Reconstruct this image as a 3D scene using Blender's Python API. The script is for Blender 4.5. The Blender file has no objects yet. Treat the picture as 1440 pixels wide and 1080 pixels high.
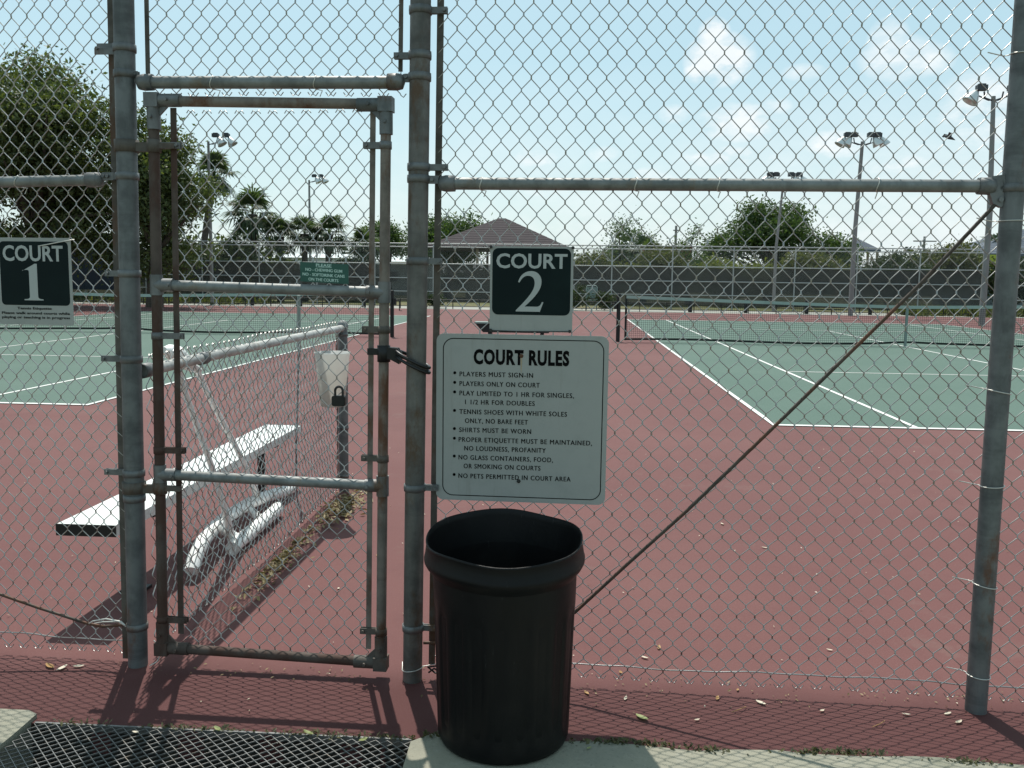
import bpy, math, random
import numpy as np
from mathutils import Vector, Matrix

rnd = random.Random(7)
rng = np.random.default_rng(11)
SC = bpy.context.scene
COL = SC.collection
R = math.radians

# ------------------------------------------------------------------ camera
H, FPX, YAW, PITCH, ROLL = 1.4017, 1276.48, 0.063566, 0.115696, 0.0131986
cam_d = bpy.data.cameras.new('camera')
cam = bpy.data.objects.new('camera', cam_d)
COL.objects.link(cam)
SC.camera = cam
cam_d.sensor_width = 36.0
cam_d.lens = 36.0 * FPX / 1440.0
cam_d.clip_start = 0.05
cam_d.clip_end = 2500
_f = Vector((-math.sin(YAW) * math.cos(PITCH), math.cos(YAW) * math.cos(PITCH), -math.sin(PITCH)))
_r = Vector((math.cos(YAW), math.sin(YAW), 0))
_u = _r.cross(_f)
_r2 = math.cos(ROLL) * _r + math.sin(ROLL) * _u
_u2 = -math.sin(ROLL) * _r + math.cos(ROLL) * _u
cam.matrix_world = Matrix(((_r2.x, _u2.x, -_f.x, 0), (_r2.y, _u2.y, -_f.y, 0), (_r2.z, _u2.z, -_f.z, H), (0, 0, 0, 1)))

# ------------------------------------------------------------------ sky and sun
SUN_EL = R(62)
SUN_AZ = R(-16.7)            # measured from +Y towards +X
world = bpy.data.worlds.new('World')
SC.world = world
world.use_nodes = True
nt = world.node_tree
nt.nodes.clear()
W = lambda t: nt.nodes.new(t)
L = nt.links.new
out = W('ShaderNodeOutputWorld')
bg = W('ShaderNodeBackground')
bg.inputs['Strength'].default_value = 0.125
L(bg.outputs[0], out.inputs[0])
sky = W('ShaderNodeTexSky')
sky.sky_type = 'NISHITA'
sky.sun_disc = False
sky.sun_elevation = SUN_EL
sky.sun_rotation = SUN_AZ
sky.air_density = 1.0
sky.dust_density = 1.3
sky.ozone_density = 1.6
tc = W('ShaderNodeTexCoord')


def wmath(op, a, b=None, c=None, clamp=False):
    n = W('ShaderNodeMath')
    n.operation = op
    n.use_clamp = clamp
    for i, v in enumerate((a, b, c)):
        if v is None:
            continue
        if isinstance(v, (int, float)):
            n.inputs[i].default_value = v
        else:
            L(v, n.inputs[i])
    return n.outputs[0]


def wnoise(scale, detail, vec, rough=0.55):
    n = W('ShaderNodeTexNoise')
    n.inputs['Scale'].default_value = scale
    n.inputs['Detail'].default_value = detail
    n.inputs['Roughness'].default_value = rough
    L(vec, n.inputs['Vector'])
    return n


stretch = W('ShaderNodeMapping')
stretch.inputs['Scale'].default_value = (1, 1, 1.9)
L(tc.outputs['Generated'], stretch.inputs[0])
dn = wnoise(9, 6, tc.outputs['Generated'])
# cumulus puffs: (azimuth deg from +Y to the right, elevation deg, half width deg, half height deg, opacity)
PUFFS = [(8.56, 12.9, 2.0, 1.5, 1.0), (8.2, 14.2, 0.95, 1.0, 1.0), (9.3, 12.5, 1.0, 0.9, .9), (7.4, 12.3, 0.9, 0.7, .9),
         (18.6, 12.4, 2.2, 1.2, .55), (17.9, 13.4, 1.1, 1.2, .55), (20.0, 12.2, 1.4, .9, .45),
         (9.9, 9.3, 2.7, 1.2, .8), (6.0, 9.9, 1.0, .6, .4), (11.9, 10.1, 1.2, .6, .4), (-2.4, 7.3, 1.6, .75, .55), (1.8, 7.6, 1.3, .6, .3),
         (23.5, 9.5, 3.2, 2.2, .6), (9.5, 7.3, 3.2, .8, .65), (15.5, 8.0, 2.4, .9, .6), (4.2, 6.2, 2.6, .7, .5), (19.0, 6.6, 3.0, .8, .55), (13.0, 5.4, 3.4, .6, .5), (-1.5, 5.4, 2.2, .5, .4), (13.4, 12.0, 1.3, .5, .35), (-9, 22, 2.4, 1.6, .0), (40, 20, 4, 2.4, .8), (55, 14, 4, 2, .8),
         (-48, 17, 3.6, 1.8, .7), (70, 26, 5, 2.6, .8), (-75, 14, 4, 2, .7), (110, 18, 5, 2.4, .8), (-120, 16, 5, 2.4, .8), (170, 20, 5, 2.6, .8)]
sep = W('ShaderNodeSeparateXYZ')
L(tc.outputs['Generated'], sep.inputs[0])
X, Y, Z = sep.outputs
az = wmath('MULTIPLY', wmath('ARCTAN2', X, Y), 180 / math.pi)
el = wmath('MULTIPLY', wmath('ARCSINE', Z), 180 / math.pi)
total = None
for (a, e, wa, we, op) in PUFFS:
    if op <= 0:
        continue
    da = wmath('DIVIDE', wmath('SUBTRACT', az, a), wa)
    de = wmath('DIVIDE', wmath('SUBTRACT', el, e), we)
    d2 = wmath('ADD', wmath('MULTIPLY', da, da), wmath('MULTIPLY', de, de))
    m = wmath('MULTIPLY', wmath('MAXIMUM', wmath('SUBTRACT', 1.25, d2), 0.0), op)
    total = m if total is None else wmath('MAXIMUM', total, m)
n1 = wnoise(26, 8, stretch.outputs[0], .62)
dens = wmath('MULTIPLY', total, wmath('ADD', wmath('MULTIPLY', wmath('SUBTRACT', n1.outputs[0], .5), 4.2), 0.95), clamp=True)
dens = wmath('SMOOTHSTEP', 0.0, 1.0, dens) if False else wmath('POWER', dens, 0.9)
# low broken veil towards the horizon, all the way round, thicker to the right of north
n2 = wnoise(7, 7, stretch.outputs[0], .6)
low = wmath('SUBTRACT', 1.0, wmath('DIVIDE', wmath('MAXIMUM', wmath('SUBTRACT', el, 1.0), 0.0), 12.0), clamp=True)
side = wmath('ADD', wmath('MULTIPLY', wmath('SINE', wmath('MULTIPLY', wmath('ADD', az, 8.0), math.pi / 180 * 1.6)), .32), .64, clamp=True)
veil = wmath('MULTIPLY', wmath('MULTIPLY', low, side), wmath('ADD', wmath('MULTIPLY', wmath('SUBTRACT', n2.outputs[0], .5), 2.6), 0.85, clamp=True))
cover = wmath('MAXIMUM', wmath('MULTIPLY', dens, .92), wmath('MULTIPLY', veil, 1.0), clamp=True)
cloudcol = W('ShaderNodeMix')
cloudcol.data_type = 'RGBA'
L(n1.outputs[0], cloudcol.inputs[0])
cloudcol.inputs[6].default_value = (6.2, 6.9, 7.2, 1)
cloudcol.inputs[7].default_value = (8.8, 9.0, 9.0, 1)
tint = W('ShaderNodeMix')
tint.data_type = 'RGBA'
tint.blend_type = 'MULTIPLY'
tint.inputs[0].default_value = 1.0
tint.inputs[7].default_value = (1.2, 1.22, 1.10, 1)
L(sky.outputs[0], tint.inputs[6])
haze_mix = W('ShaderNodeMix')      # even summer haze over the whole dome
haze_mix.data_type = 'RGBA'
haze_mix.inputs[0].default_value = 0.62
haze_mix.inputs[7].default_value = (4.4, 6.45, 6.9, 1)
L(tint.outputs[2], haze_mix.inputs[6])
mixc = W('ShaderNodeMix')
mixc.data_type = 'RGBA'
L(cover, mixc.inputs[0])
L(haze_mix.outputs[2], mixc.inputs[6])
L(cloudcol.outputs[2], mixc.inputs[7])
L(mixc.outputs[2], bg.inputs['Color'])

sun_d = bpy.data.lights.new('sun', 'SUN')
sun_d.energy = 4.9
sun_d.angle = R(0.53)
sun_d.color = (1.0, 0.955, 0.88)
sun = bpy.data.objects.new('sun', sun_d)
COL.objects.link(sun)
to_sun = Vector((math.sin(SUN_AZ) * math.cos(SUN_EL), math.cos(SUN_AZ) * math.cos(SUN_EL), math.sin(SUN_EL)))
sun.rotation_euler = to_sun.to_track_quat('Z', 'Y').to_euler()
sun.location = (0, 0, 30)

SC.view_settings.view_transform = 'Standard'
SC.view_settings.look = 'None'
SC.view_settings.gamma = 1.0
SC.view_settings.use_curve_mapping = False
SC.view_settings.exposure = 0.0
SC.render.engine = 'CYCLES'
SC.cycles.max_bounces = 6
SC.cycles.transparent_max_bounces = 24


# ------------------------------------------------------------------ materials
def srgb(r, g, b):
    f = lambda c: c / 12.92 if c <= .04045 else ((c + .055) / 1.055) ** 2.4
    return (f(r / 255), f(g / 255), f(b / 255), 1)


class Mat:
    def __init__(s, name, col=(.5, .5, .5, 1), rough=.6, metal=0.0, spec=.5):
        s.m = bpy.data.materials.new(name)
        s.m.use_nodes = True
        s.t = s.m.node_tree
        s.b = s.t.nodes['Principled BSDF']
        s.b.inputs['Base Color'].default_value = col if len(col) == 4 else (*col, 1)
        s.b.inputs['Roughness'].default_value = rough
        s.b.inputs['Metallic'].default_value = metal
        s.b.inputs['Specular IOR Level'].default_value = spec
        s.tc = s.n('ShaderNodeTexCoord')
        s.cur = None

    def n(s, t):
        return s.t.nodes.new(t)

    def noise(s, scale, detail=5, rough=.6, coord='Object', stretch=(1, 1, 1)):
        mp = s.n('ShaderNodeMapping')
        mp.inputs['Scale'].default_value = stretch
        s.t.links.new(s.tc.outputs[coord], mp.inputs[0])
        n = s.n('ShaderNodeTexNoise')
        n.inputs['Scale'].default_value = scale
        n.inputs['Detail'].default_value = detail
        n.inputs['Roughness'].default_value = rough
        s.t.links.new(mp.outputs[0], n.inputs['Vector'])
        return n.outputs[0]

    def ramp(s, fac, lo, hi):
        r = s.n('ShaderNodeMapRange')
        r.interpolation_type = 'SMOOTHSTEP'
        r.inputs[1].default_value = lo
        r.inputs[2].default_value = hi
        s.t.links.new(fac, r.inputs[0])
        return r.outputs[0]

    def mix(s, fac, c2, c1=None, amount=1.0):
        """lay colour c2 over what is there, by fac * amount"""
        m = s.n('ShaderNodeMix')
        m.data_type = 'RGBA'
        if amount != 1.0:
            mm = s.n('ShaderNodeMath')
            mm.operation = 'MULTIPLY'
            mm.inputs[1].default_value = amount
            s.t.links.new(fac, mm.inputs[0])
            fac = mm.outputs[0]
        s.t.links.new(fac, m.inputs[0])
        if s.cur is not None:
            s.t.links.new(s.cur, m.inputs[6])
        else:
            m.inputs[6].default_value = c1 or s.b.inputs['Base Color'].default_value[:]
        m.inputs[7].default_value = c2 if len(c2) == 4 else (*c2, 1)
        s.cur = m.outputs[2]
        s.t.links.new(s.cur, s.b.inputs['Base Color'])
        return s

    def bump(s, fac, strength=.3, dist=.01):
        b = s.n('ShaderNodeBump')
        b.inputs['Strength'].default_value = strength
        b.inputs['Distance'].default_value = dist
        s.t.links.new(fac, b.inputs['Height'])
        s.t.links.new(b.outputs[0], s.b.inputs['Normal'])
        return s

    def roughmap(s, fac, lo, hi):
        r = s.n('ShaderNodeMapRange')
        r.inputs[3].default_value = lo
        r.inputs[4].default_value = hi
        s.t.links.new(fac, r.inputs[0])
        s.t.links.new(r.outputs[0], s.b.inputs['Roughness'])
        return s


MT = {}


def galv(name, base, rust, rust_amt, rough=.5, metal=.45):
    m = Mat(name, base, rough, metal)
    n = m.noise(14, 6)
    m.mix(m.ramp(n, .35, .7), tuple(c * .62 for c in base[:3]))
    st = m.noise(30, 5, .7, stretch=(1, 1, .22))
    m.mix(m.ramp(st, .45, .75), tuple(c * 1.25 for c in base[:3]), amount=.5)
    m.mix(m.ramp(m.noise(7, 6, .7, stretch=(.25, .25, 1.7)), .52, .68), tuple(c * .5 for c in base[:3]), amount=.6)
    r = m.noise(6, 8, .72, stretch=(1, 1, .5))
    m.mix(m.ramp(r, .62 - rust_amt * .3, .78 - rust_amt * .3), rust)
    m.roughmap(n, rough - .1, rough + .25)
    m.bump(m.noise(160, 4), .25, .002)
    return m.m


RUST = (.12, .052, .028)
MT['post'] = galv('galvanised_post', (.15, .160, .162), RUST, .18)
MT['post_stained'] = galv('stained_post', (.15, .145, .135), (.10, .06, .035), .45)
MT['rail'] = galv('galvanised_rail', (.23, .24, .235), (.19, .14, .09), .25)
MT['lowrail'] = galv('bright_galvanised_rail', (.48, .475, .45), (.24, .18, .11), .3, .5, .3)
MT['rust'] = galv('rusty_pipe', (.095, .072, .060), (.068, .036, .026), .7, .75, .15)
MT['gate_pipe'] = galv('worn_gate_pipe', (.21, .18, .155), (.12, .055, .03), .5, .65, .25)
MT['bar'] = galv('tension_bar_steel', (.12, .105, .09), (.10, .05, .028), .4, .65, .3)
MT['band'] = galv('clamp_steel', (.18, .185, .185), (.12, .07, .04), .3, .5, .5)
MT['rodmat'] = galv('brace_rod_steel', (.075, .06, .048), RUST, .5, .6, .3)
m = Mat('chain_wire', (.38, .375, .36), .33, .88)
n = m.noise(5, 4)
m.mix(m.ramp(n, .5, .8), (.22, .18, .15), amount=.7)
MT['wire'] = m.m
m = Mat('pale_wire', (.55, .54, .5), .4, .5)
MT['tie'] = m.m

m = Mat('court_red_paint', (.130, .052, .049), .82, 0, .25)
m.mix(m.ramp(m.noise(.35, 5), .35, .7), (.150, .064, .059))
m.mix(m.ramp(m.noise(2.3, 7, .7), .5, .8), (.105, .041, .040), amount=.6)
m.mix(m.ramp(m.noise(120, 3), .55, .75), (.24, .13, .115), amount=.35)
m.mix(m.ramp(m.noise(.9, 9, .8), .56, .66), (.155, .088, .078), amount=.55)
m.mix(m.ramp(m.noise(9, 8, .75), .66, .74), (.10, .055, .052), amount=.5)
# unfaded, grubby near-edge strip outside the fence line, with mesh shade painted in
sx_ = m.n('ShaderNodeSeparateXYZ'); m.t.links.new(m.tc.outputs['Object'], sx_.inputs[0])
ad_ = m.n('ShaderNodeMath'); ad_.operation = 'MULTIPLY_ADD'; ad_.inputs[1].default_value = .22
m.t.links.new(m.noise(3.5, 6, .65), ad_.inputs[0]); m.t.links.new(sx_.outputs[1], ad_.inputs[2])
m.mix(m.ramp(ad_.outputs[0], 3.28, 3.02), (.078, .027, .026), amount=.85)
m.bump(m.noise(260, 4), .35, .002)
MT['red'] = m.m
m = Mat('court_green_paint', (.076, .126, .101), .8, 0, .25)
m.mix(m.ramp(m.noise(.3, 5), .35, .7), (.088, .138, .112))
m.mix(m.ramp(m.noise(1.6, 7, .7), .5, .8), (.070, .112, .096), amount=.6)
m.mix(m.ramp(m.noise(60, 3), .55, .75), (.14, .20, .17), amount=.3)
m.bump(m.noise(200, 4), .3, .002)
MT['green'] = m.m
m = Mat('line_paint', (.66, .66, .63), .7, 0, .3)
m.mix(m.ramp(m.noise(3, 7, .7), .5, .8), (.5, .5, .46), amount=.7)
MT['line'] = m.m
m = Mat('old_concrete', (.28, .268, .21), .9, 0, .2)
m.mix(m.ramp(m.noise(3, 8, .7), .4, .7), (.22, .22, .18))
m.mix(m.ramp(m.noise(14, 6, .7), .55, .7), (.33, .32, .27), amount=.6)
m.mix(m.ramp(m.noise(1.2, 8, .75), .58, .7), (.12, .13, .09), amount=.6)
m.mix(m.ramp(m.noise(90, 4), .6, .7), (.10, .10, .08), amount=.5)
m.bump(m.noise(70, 6), .6, .006)
MT['concrete'] = m.m
m = Mat('pale_walk_concrete', (.32, .32, .29), .9, 0, .2)
m.mix(m.ramp(m.noise(.5, 7, .7), .4, .7), (.30, .30, .26))
m.bump(m.noise(20, 6), .5, .01)
MT['walk'] = m.m
m = Mat('dry_grass_ground', (.10, .11, .05), .95, 0, .1)
m.mix(m.ramp(m.noise(.2, 8, .7), .4, .65), (.17, .15, .09))
m.mix(m.ramp(m.noise(3, 6, .7), .5, .7), (.06, .08, .03))
m.bump(m.noise(8, 6), .8, .05)
MT['ground'] = m.m
m = Mat('pit_dirt', (.035, .032, .028), .95, 0, .1)
m.mix(m.ramp(m.noise(12, 6), .5, .7), (.06, .055, .04))
MT['pit'] = m.m
m = Mat('grate_steel', (.20, .20, .195), .45, .6)
m.mix(m.ramp(m.noise(20, 6, .7), .5, .7), (.2, .16, .12), amount=.7)
MT['grate'] = m.m
m = Mat('black_plastic', (.005, .005, .0055), .45, 0, .2)
m.mix(m.ramp(m.noise(4, 8, .7, stretch=(1, 1, .3)), .45, .75), (.009, .0088, .0085))
m.mix(m.ramp(m.noise(45, 6, .8), .66, .74), (.03, .029, .026), amount=.35)
m.roughmap(m.noise(11, 6), .30, .6)
m.bump(m.noise(35, 6), .15, .004)
m.mix(m.ramp(m.noise(70, 5, .7, stretch=(1, 1, .12)), .66, .72), (.05, .05, .048), amount=.5)
m.mix(m.ramp(m.noise(2.2, 7, .7), .5, .75), (.020, .018, .015), amount=.6)
MT['can'] = m.m
m = Mat('sign_white', (.325, .332, .315), .5, 0, .4)
m.mix(m.ramp(m.noise(5, 7, .7), .45, .75), (.26, .275, .26), amount=.7)
m.mix(m.ramp(m.noise(60, 5, .8), .66, .74), (.23, .22, .19), amount=.5)
m.mix(m.ramp(m.noise(22, 6, .7, stretch=(1, 1, .09)), .55, .75), (.22, .215, .19), amount=.45)
m.bump(m.noise(3, 2), .3, .01)
MT['signwhite'] = m.m
m = Mat('sign_green', (.003, .010, .011), .6, 0, .15)
m.mix(m.ramp(m.noise(6, 6), .4, .8), (.006, .017, .017))
MT['signgreen'] = m.m
MT['ink'] = Mat('sign_black_ink', (.004, .004, .004), .8, 0, .08).m
MT['signletter'] = Mat('sign_pale_letter', (.38, .40, .39), .5).m
m = Mat('placard_green', (.008, .075, .055), .4)
m.mix(m.ramp(m.noise(20, 6), .5, .8), (.012, .10, .075))
MT['placard'] = m.m
MT['placardletter'] = Mat('placard_letter', (.45, .62, .56), .6).m
MT['boltrust'] = Mat('rusty_bolt', (.10, .045, .02), .8, .2).m
m = Mat('rust_streak', (.38, .30, .20), .7)
MT['streak'] = m.m
MT['boltdark'] = Mat('dark_bolt', (.03, .032, .03), .5, .4).m
m = Mat('bench_aluminium', (.66, .68, .66), .45, .25)
m.mix(m.ramp(m.noise(5, 7, .7), .5, .8), (.48, .49, .46), amount=.6)
MT['bench'] = m.m
MT['blacksteel'] = Mat('black_steel', (.012, .012, .012), .5, .3).m
MT['darksteel'] = Mat('dark_steel', (.035, .035, .036), .4, .7).m
m = Mat('white_pvc', (.84, .85, .83), .45)
m.mix(m.ramp(m.noise(9, 7, .7), .5, .75), (.5, .5, .45), amount=.6)
MT['pvc'] = m.m
m = Mat('frosted_plastic', (.66, .66, .61), .45)
m.b.inputs['Transmission Weight'].default_value = .0
m.b.inputs['Subsurface Weight'].default_value = .0
# translucent pail
pm = bpy.data.materials.new('translucent_pail')
pm.use_nodes = True
t = pm.node_tree
b = t.nodes['Principled BSDF']
b.inputs['Base Color'].default_value = (.74, .75, .73, 1)
b.inputs['Roughness'].default_value = .5
tr = t.nodes.new('ShaderNodeBsdfTranslucent')
tr.inputs[0].default_value = (.72, .73, .70, 1)
mx = t.nodes.new('ShaderNodeMixShader')
mx.inputs[0].default_value = .5
t.links.new(b.outputs[0], mx.inputs[1])
t.links.new(tr.outputs[0], mx.inputs[2])
t.links.new(mx.outputs[0], t.nodes['Material Output'].inputs[0])
MT['pail'] = pm
m = Mat('net_headband', (.30, .365, .335), .8)
m.mix(m.ramp(m.noise(4, 6), .5, .75), (.23, .28, .255))
MT['headband'] = m.m
MT['strap'] = Mat('net_strap_green', (.20, .25, .23), .8).m
MT['netcord'] = Mat('net_black_cord', (.014, .018, .016), .9).m
MT['farsteel'] = Mat('far_fence_steel', (.36, .37, .365), .5, .3).m
MT['farwire'] = Mat('far_fence_wire', (.33, .34, .33), .6, .3).m
m = Mat('pole_concrete', (.20, .195, .19), .8)
m.mix(m.ramp(m.noise(3, 6, stretch=(1, 1, .3)), .4, .7), (.27, .265, .26))
MT['pole'] = m.m
MT['lampbody'] = Mat('lamp_aluminium', (.62, .62, .60), .3, .7).m
MT['lampdark'] = Mat('lamp_ballast', (.05, .055, .06), .5, .2).m
m = Mat('roof_shingle_brown', (.022, .014, .018), .9)
m.mix(m.ramp(m.noise(3, 7, .7), .4, .7), (.034, .023, .028))
MT['roofbrown'] = m.m
m = Mat('roof_blue_grey', (.07, .09, .12), .7)
MT['roofblue'] = m.m
m = Mat('wall_tan', (.33, .27, .2), .9)
MT['tan'] = m.m
m = Mat('wall_orange', (.33, .12, .07), .9)
m.mix(m.ramp(m.noise(1, 6), .4, .7), (.24, .09, .055))
MT['orange'] = m.m
m = Mat('wall_white', (.62, .66, .66), .8)
MT['whitewall'] = m.m
m = Mat('wall_grey', (.16, .18, .19), .85)
MT['greywall'] = m.m
m = Mat('panel_navy', (.018, .03, .05), .8)
m.mix(m.ramp(m.noise(1.2, 6), .4, .7), (.026, .042, .065))
MT['navy'] = m.m
MT['yellow'] = Mat('yellow_sign', (.45, .48, .06), .7).m
MT['glassdark'] = Mat('dark_window', (.03, .035, .04), .15).m
m = Mat('oak_bark', (.085, .065, .048), .9)
m.mix(m.ramp(m.noise(9, 7, .7, stretch=(1, 1, .3)), .4, .7), (.045, .035, .027))
m.bump(m.noise(14, 6, stretch=(1, 1, .25)), .8, .03)
MT['bark'] = m.m
m = Mat('palm_bark', (.10, .085, .07), .9)
m.mix(m.ramp(m.noise(9, 7, .7), .4, .7), (.055, .045, .037))
MT['palmbark'] = m.m
# windscreen cloth: a dense woven screen that lets some light through
wsm = bpy.data.materials.new('windscreen_cloth')
wsm.use_nodes = True
t = wsm.node_tree
b = t.nodes['Principled BSDF']
b.inputs['Roughness'].default_value = .9
tcn = t.nodes.new('ShaderNodeTexCoord')
nz = t.nodes.new('ShaderNodeTexNoise')
nz.inputs['Scale'].default_value = .35
nz.inputs['Detail'].default_value = 6
t.links.new(tcn.outputs['Object'], nz.inputs['Vector'])
cr = t.nodes.new('ShaderNodeMix')
cr.data_type = 'RGBA'
cr.inputs[6].default_value = (.024, .027, .026, 1)
cr.inputs[7].default_value = (.050, .045, .040, 1)
t.links.new(nz.outputs[0], cr.inputs[0])
t.links.new(cr.outputs[2], b.inputs['Base Color'])
trn = t.nodes.new('ShaderNodeBsdfTransparent')
mx = t.nodes.new('ShaderNodeMixShader')
mx.inputs[0].default_value = .13
t.links.new(b.outputs[0], mx.inputs[1])
t.links.new(trn.outputs[0], mx.inputs[2])
t.links.new(mx.outputs[0], t.nodes['Material Output'].inputs[0])
MT['windscreen'] = wsm


def leafmat(name, c1, c2, trans=.35, rough=.55):
    mm = bpy.data.materials.new(name)
    mm.use_nodes = True
    t = mm.node_tree
    b = t.nodes['Principled BSDF']
    b.inputs['Roughness'].default_value = rough
    b.inputs['Specular IOR Level'].default_value = .35
    g = t.nodes.new('ShaderNodeNewGeometry')
    mx = t.nodes.new('ShaderNodeMix')
    mx.data_type = 'RGBA'
    mx.inputs[6].default_value = (*c1, 1)
    mx.inputs[7].default_value = (*c2, 1)
    t.links.new(g.outputs['Random Per Island'], mx.inputs[0])
    t.links.new(mx.outputs[2], b.inputs['Base Color'])
    tr = t.nodes.new('ShaderNodeBsdfTranslucent')
    sc = t.nodes.new('ShaderNodeMix')
    sc.data_type = 'RGBA'
    sc.blend_type = 'MULTIPLY'
    sc.inputs[0].default_value = 1
    t.links.new(mx.outputs[2], sc.inputs[6])
    sc.inputs[7].default_value = (1.3, 1.45, .6, 1)
    t.links.new(sc.outputs[2], tr.inputs[0])
    ms = t.nodes.new('ShaderNodeMixShader')
    ms.inputs[0].default_value = trans
    t.links.new(b.outputs[0], ms.inputs[1])
    t.links.new(tr.outputs[0], ms.inputs[2])
    t.links.new(ms.outputs[0], t.nodes['Material Output'].inputs[0])
    return mm


MT['leaf_oak'] = leafmat('oak_leaf', (.042, .062, .025), (.115, .135, .048))
MT['leaf_mid'] = leafmat('tree_leaf', (.04, .07, .025), (.085, .13, .045))
MT['leaf_grey'] = leafmat('wispy_leaf', (.07, .10, .07), (.12, .16, .11))
MT['leaf_olive'] = leafmat('shrub_leaf', (.045, .055, .02), (.12, .125, .045))
MT['leaf_yellow'] = leafmat('yellow_shrub_leaf', (.09, .11, .02), (.17, .18, .05))
MT['leaf_palm'] = leafmat('palm_leaf', (.035, .06, .03), (.09, .12, .06), .35)
MT['leaf_dark'] = leafmat('dark_leaf', (.02, .032, .016), (.045, .062, .028))
MT['litter'] = leafmat('dry_leaf', (.12, .08, .035), (.34, .26, .13), .15)
MT['litterpale'] = leafmat('pale_dry_leaf', (.5, .42, .3), (.7, .62, .5), .1)
MT['littergreen'] = leafmat('green_fallen_leaf', (.22, .26, .09), (.32, .34, .14), .2)
MT['litterbrown'] = leafmat('brown_fallen_leaf', (.32, .17, .06), (.42, .25, .1), .1)
MT['moss'] = leafmat('edge_weed', (.04, .045, .02), (.13, .12, .05), .2)


# ------------------------------------------------------------------ mesh helpers
class MB:
    """collects shapes; build() links them as ONE mesh object"""

    def __init__(s):
        s.v = []
        s.f = []
        s.nv = 0
        s.smooth = []

    def add(s, verts, faces, smooth=False):
        verts = np.asarray(verts, float).reshape(-1, 3)
        s.v.append(verts)
        o = s.nv
        for f in faces:
            s.f.append(tuple(int(i) + o for i in f))
        s.smooth += [smooth] * len(faces)
        s.nv += len(verts)
        return s

    def box(s, c, d, rz=0, rx=0):
        x, y, z = [k / 2 for k in d]
        v = np.array([(a, b, e) for a in (-x, x) for b in (-y, y) for e in (-z, z)])
        if rx:
            cc, ss = math.cos(rx), math.sin(rx)
            v = v @ np.array([[1, 0, 0], [0, cc, ss], [0, -ss, cc]])
        if rz:
            cc, ss = math.cos(rz), math.sin(rz)
            v = v @ np.array([[cc, ss, 0], [-ss, cc, 0], [0, 0, 1]])
        v = v + np.array(c)
        return s.add(v, [(0, 1, 3, 2), (4, 6, 7, 5), (0, 4, 5, 1), (2, 3, 7, 6), (0, 2, 6, 4), (1, 5, 7, 3)])

    def tube(s, path, r, n=12, cap=True, smooth=True, closed=False):
        P = np.asarray(path, float)
        m = len(P)
        rr = np.full(m, r) if np.isscalar(r) else np.asarray(r, float)
        T = np.empty_like(P)
        if closed:
            T = np.roll(P, -1, 0) - np.roll(P, 1, 0)
        else:
            T[1:-1] = P[2:] - P[:-2]
            T[0] = P[1] - P[0]
            T[-1] = P[-1] - P[-2]
        T /= np.linalg.norm(T, axis=1)[:, None] + 1e-12
        up = np.array([0, 0, 1.]) if abs(T[0][2]) < .9 else np.array([1., 0, 0])
        N = np.cross(T[0], up)
        N /= np.linalg.norm(N)
        V = []
        ang = np.linspace(0, 2 * math.pi, n, endpoint=False)
        for i in range(m):
            N = N - T[i] * (N @ T[i])
            N /= np.linalg.norm(N)
            B = np.cross(T[i], N)
            V.append(P[i] + rr[i] * (np.cos(ang)[:, None] * N + np.sin(ang)[:, None] * B))
        F = []
        seg = m if closed else m - 1
        for i in range(seg):
            a, b = i * n, ((i + 1) % m) * n
            for k in range(n):
                k2 = (k + 1) % n
                F.append((a + k, a + k2, b + k2, b + k))
        s.add(np.concatenate(V), F, smooth)
        if cap and not closed:
            o = s.nv
            s.add(V[0], [tuple(range(n))[::-1]])
            s.add(V[-1], [tuple(range(n))])
        return s

    def lathe(s, prof, c=(0, 0, 0), n=24, smooth=True, fn=None):
        c = np.array(c, float)
        V = []
        for (r, z) in prof:
            for k in range(n):
                a = 2 * math.pi * k / n
                p = np.array([r * math.cos(a), r * math.sin(a), z])
                if fn is not None:
                    p = fn(p, a, r, z)
                V.append(c + p)
        F = []
        for i in range(len(prof) - 1):
            for k in range(n):
                k2 = (k + 1) % n
                F.append((i * n + k, i * n + k2, (i + 1) * n + k2, (i + 1) * n + k))
        return s.add(V, F, smooth)

    def prism(s, poly, y0, y1):
        """polygon in x,z extruded from y0 (front) to y1"""
        n = len(poly)
        v = [(x, y0, z) for x, z in poly] + [(x, y1, z) for x, z in poly]
        f = [tuple(range(n)), tuple(range(2 * n - 1, n - 1, -1))]
        f += [(i, i + n, (i + 1) % n + n, (i + 1) % n) for i in range(n)]
        return s.add(v, f)

    def build(s, name, mat, parent=None, loc=None, **props):
        me = bpy.data.meshes.new(name)
        V = np.concatenate(s.v) if s.v else np.zeros((0, 3))
        if loc is not None:
            V = V - np.array(loc)
        me.from_pydata(V.tolist(), [], s.f)
        me.polygons.foreach_set('use_smooth', s.smooth)
        me.materials.append(MT[mat] if isinstance(mat, str) else mat)
        me.update()
        return link(name, me, parent, loc, **props)


def link(name, me, parent=None, loc=None, **props):
    o = bpy.data.objects.new(name, me)
    COL.objects.link(o)
    if parent is not None:
        o.parent = parent
    if loc is not None:
        o.location = loc
    for k, v in props.items():
        if v is not None:
            o[k] = v
    return o


def thing(name, label, cat, loc=(0, 0, 0), rz=0, group=None):
    o = bpy.data.objects.new(name, None)
    o.empty_display_size = .2
    COL.objects.link(o)
    o.location = loc
    o.rotation_euler = (0, 0, rz)
    o['label'] = label
    o['category'] = cat
    if group:
        o['group'] = group
    return o


def copy_tree(o, parent=None):
    c = o.copy()
    COL.objects.link(c)
    c.parent = parent
    for ch in list(o.children):
        copy_tree(ch, c)
    return c


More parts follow.
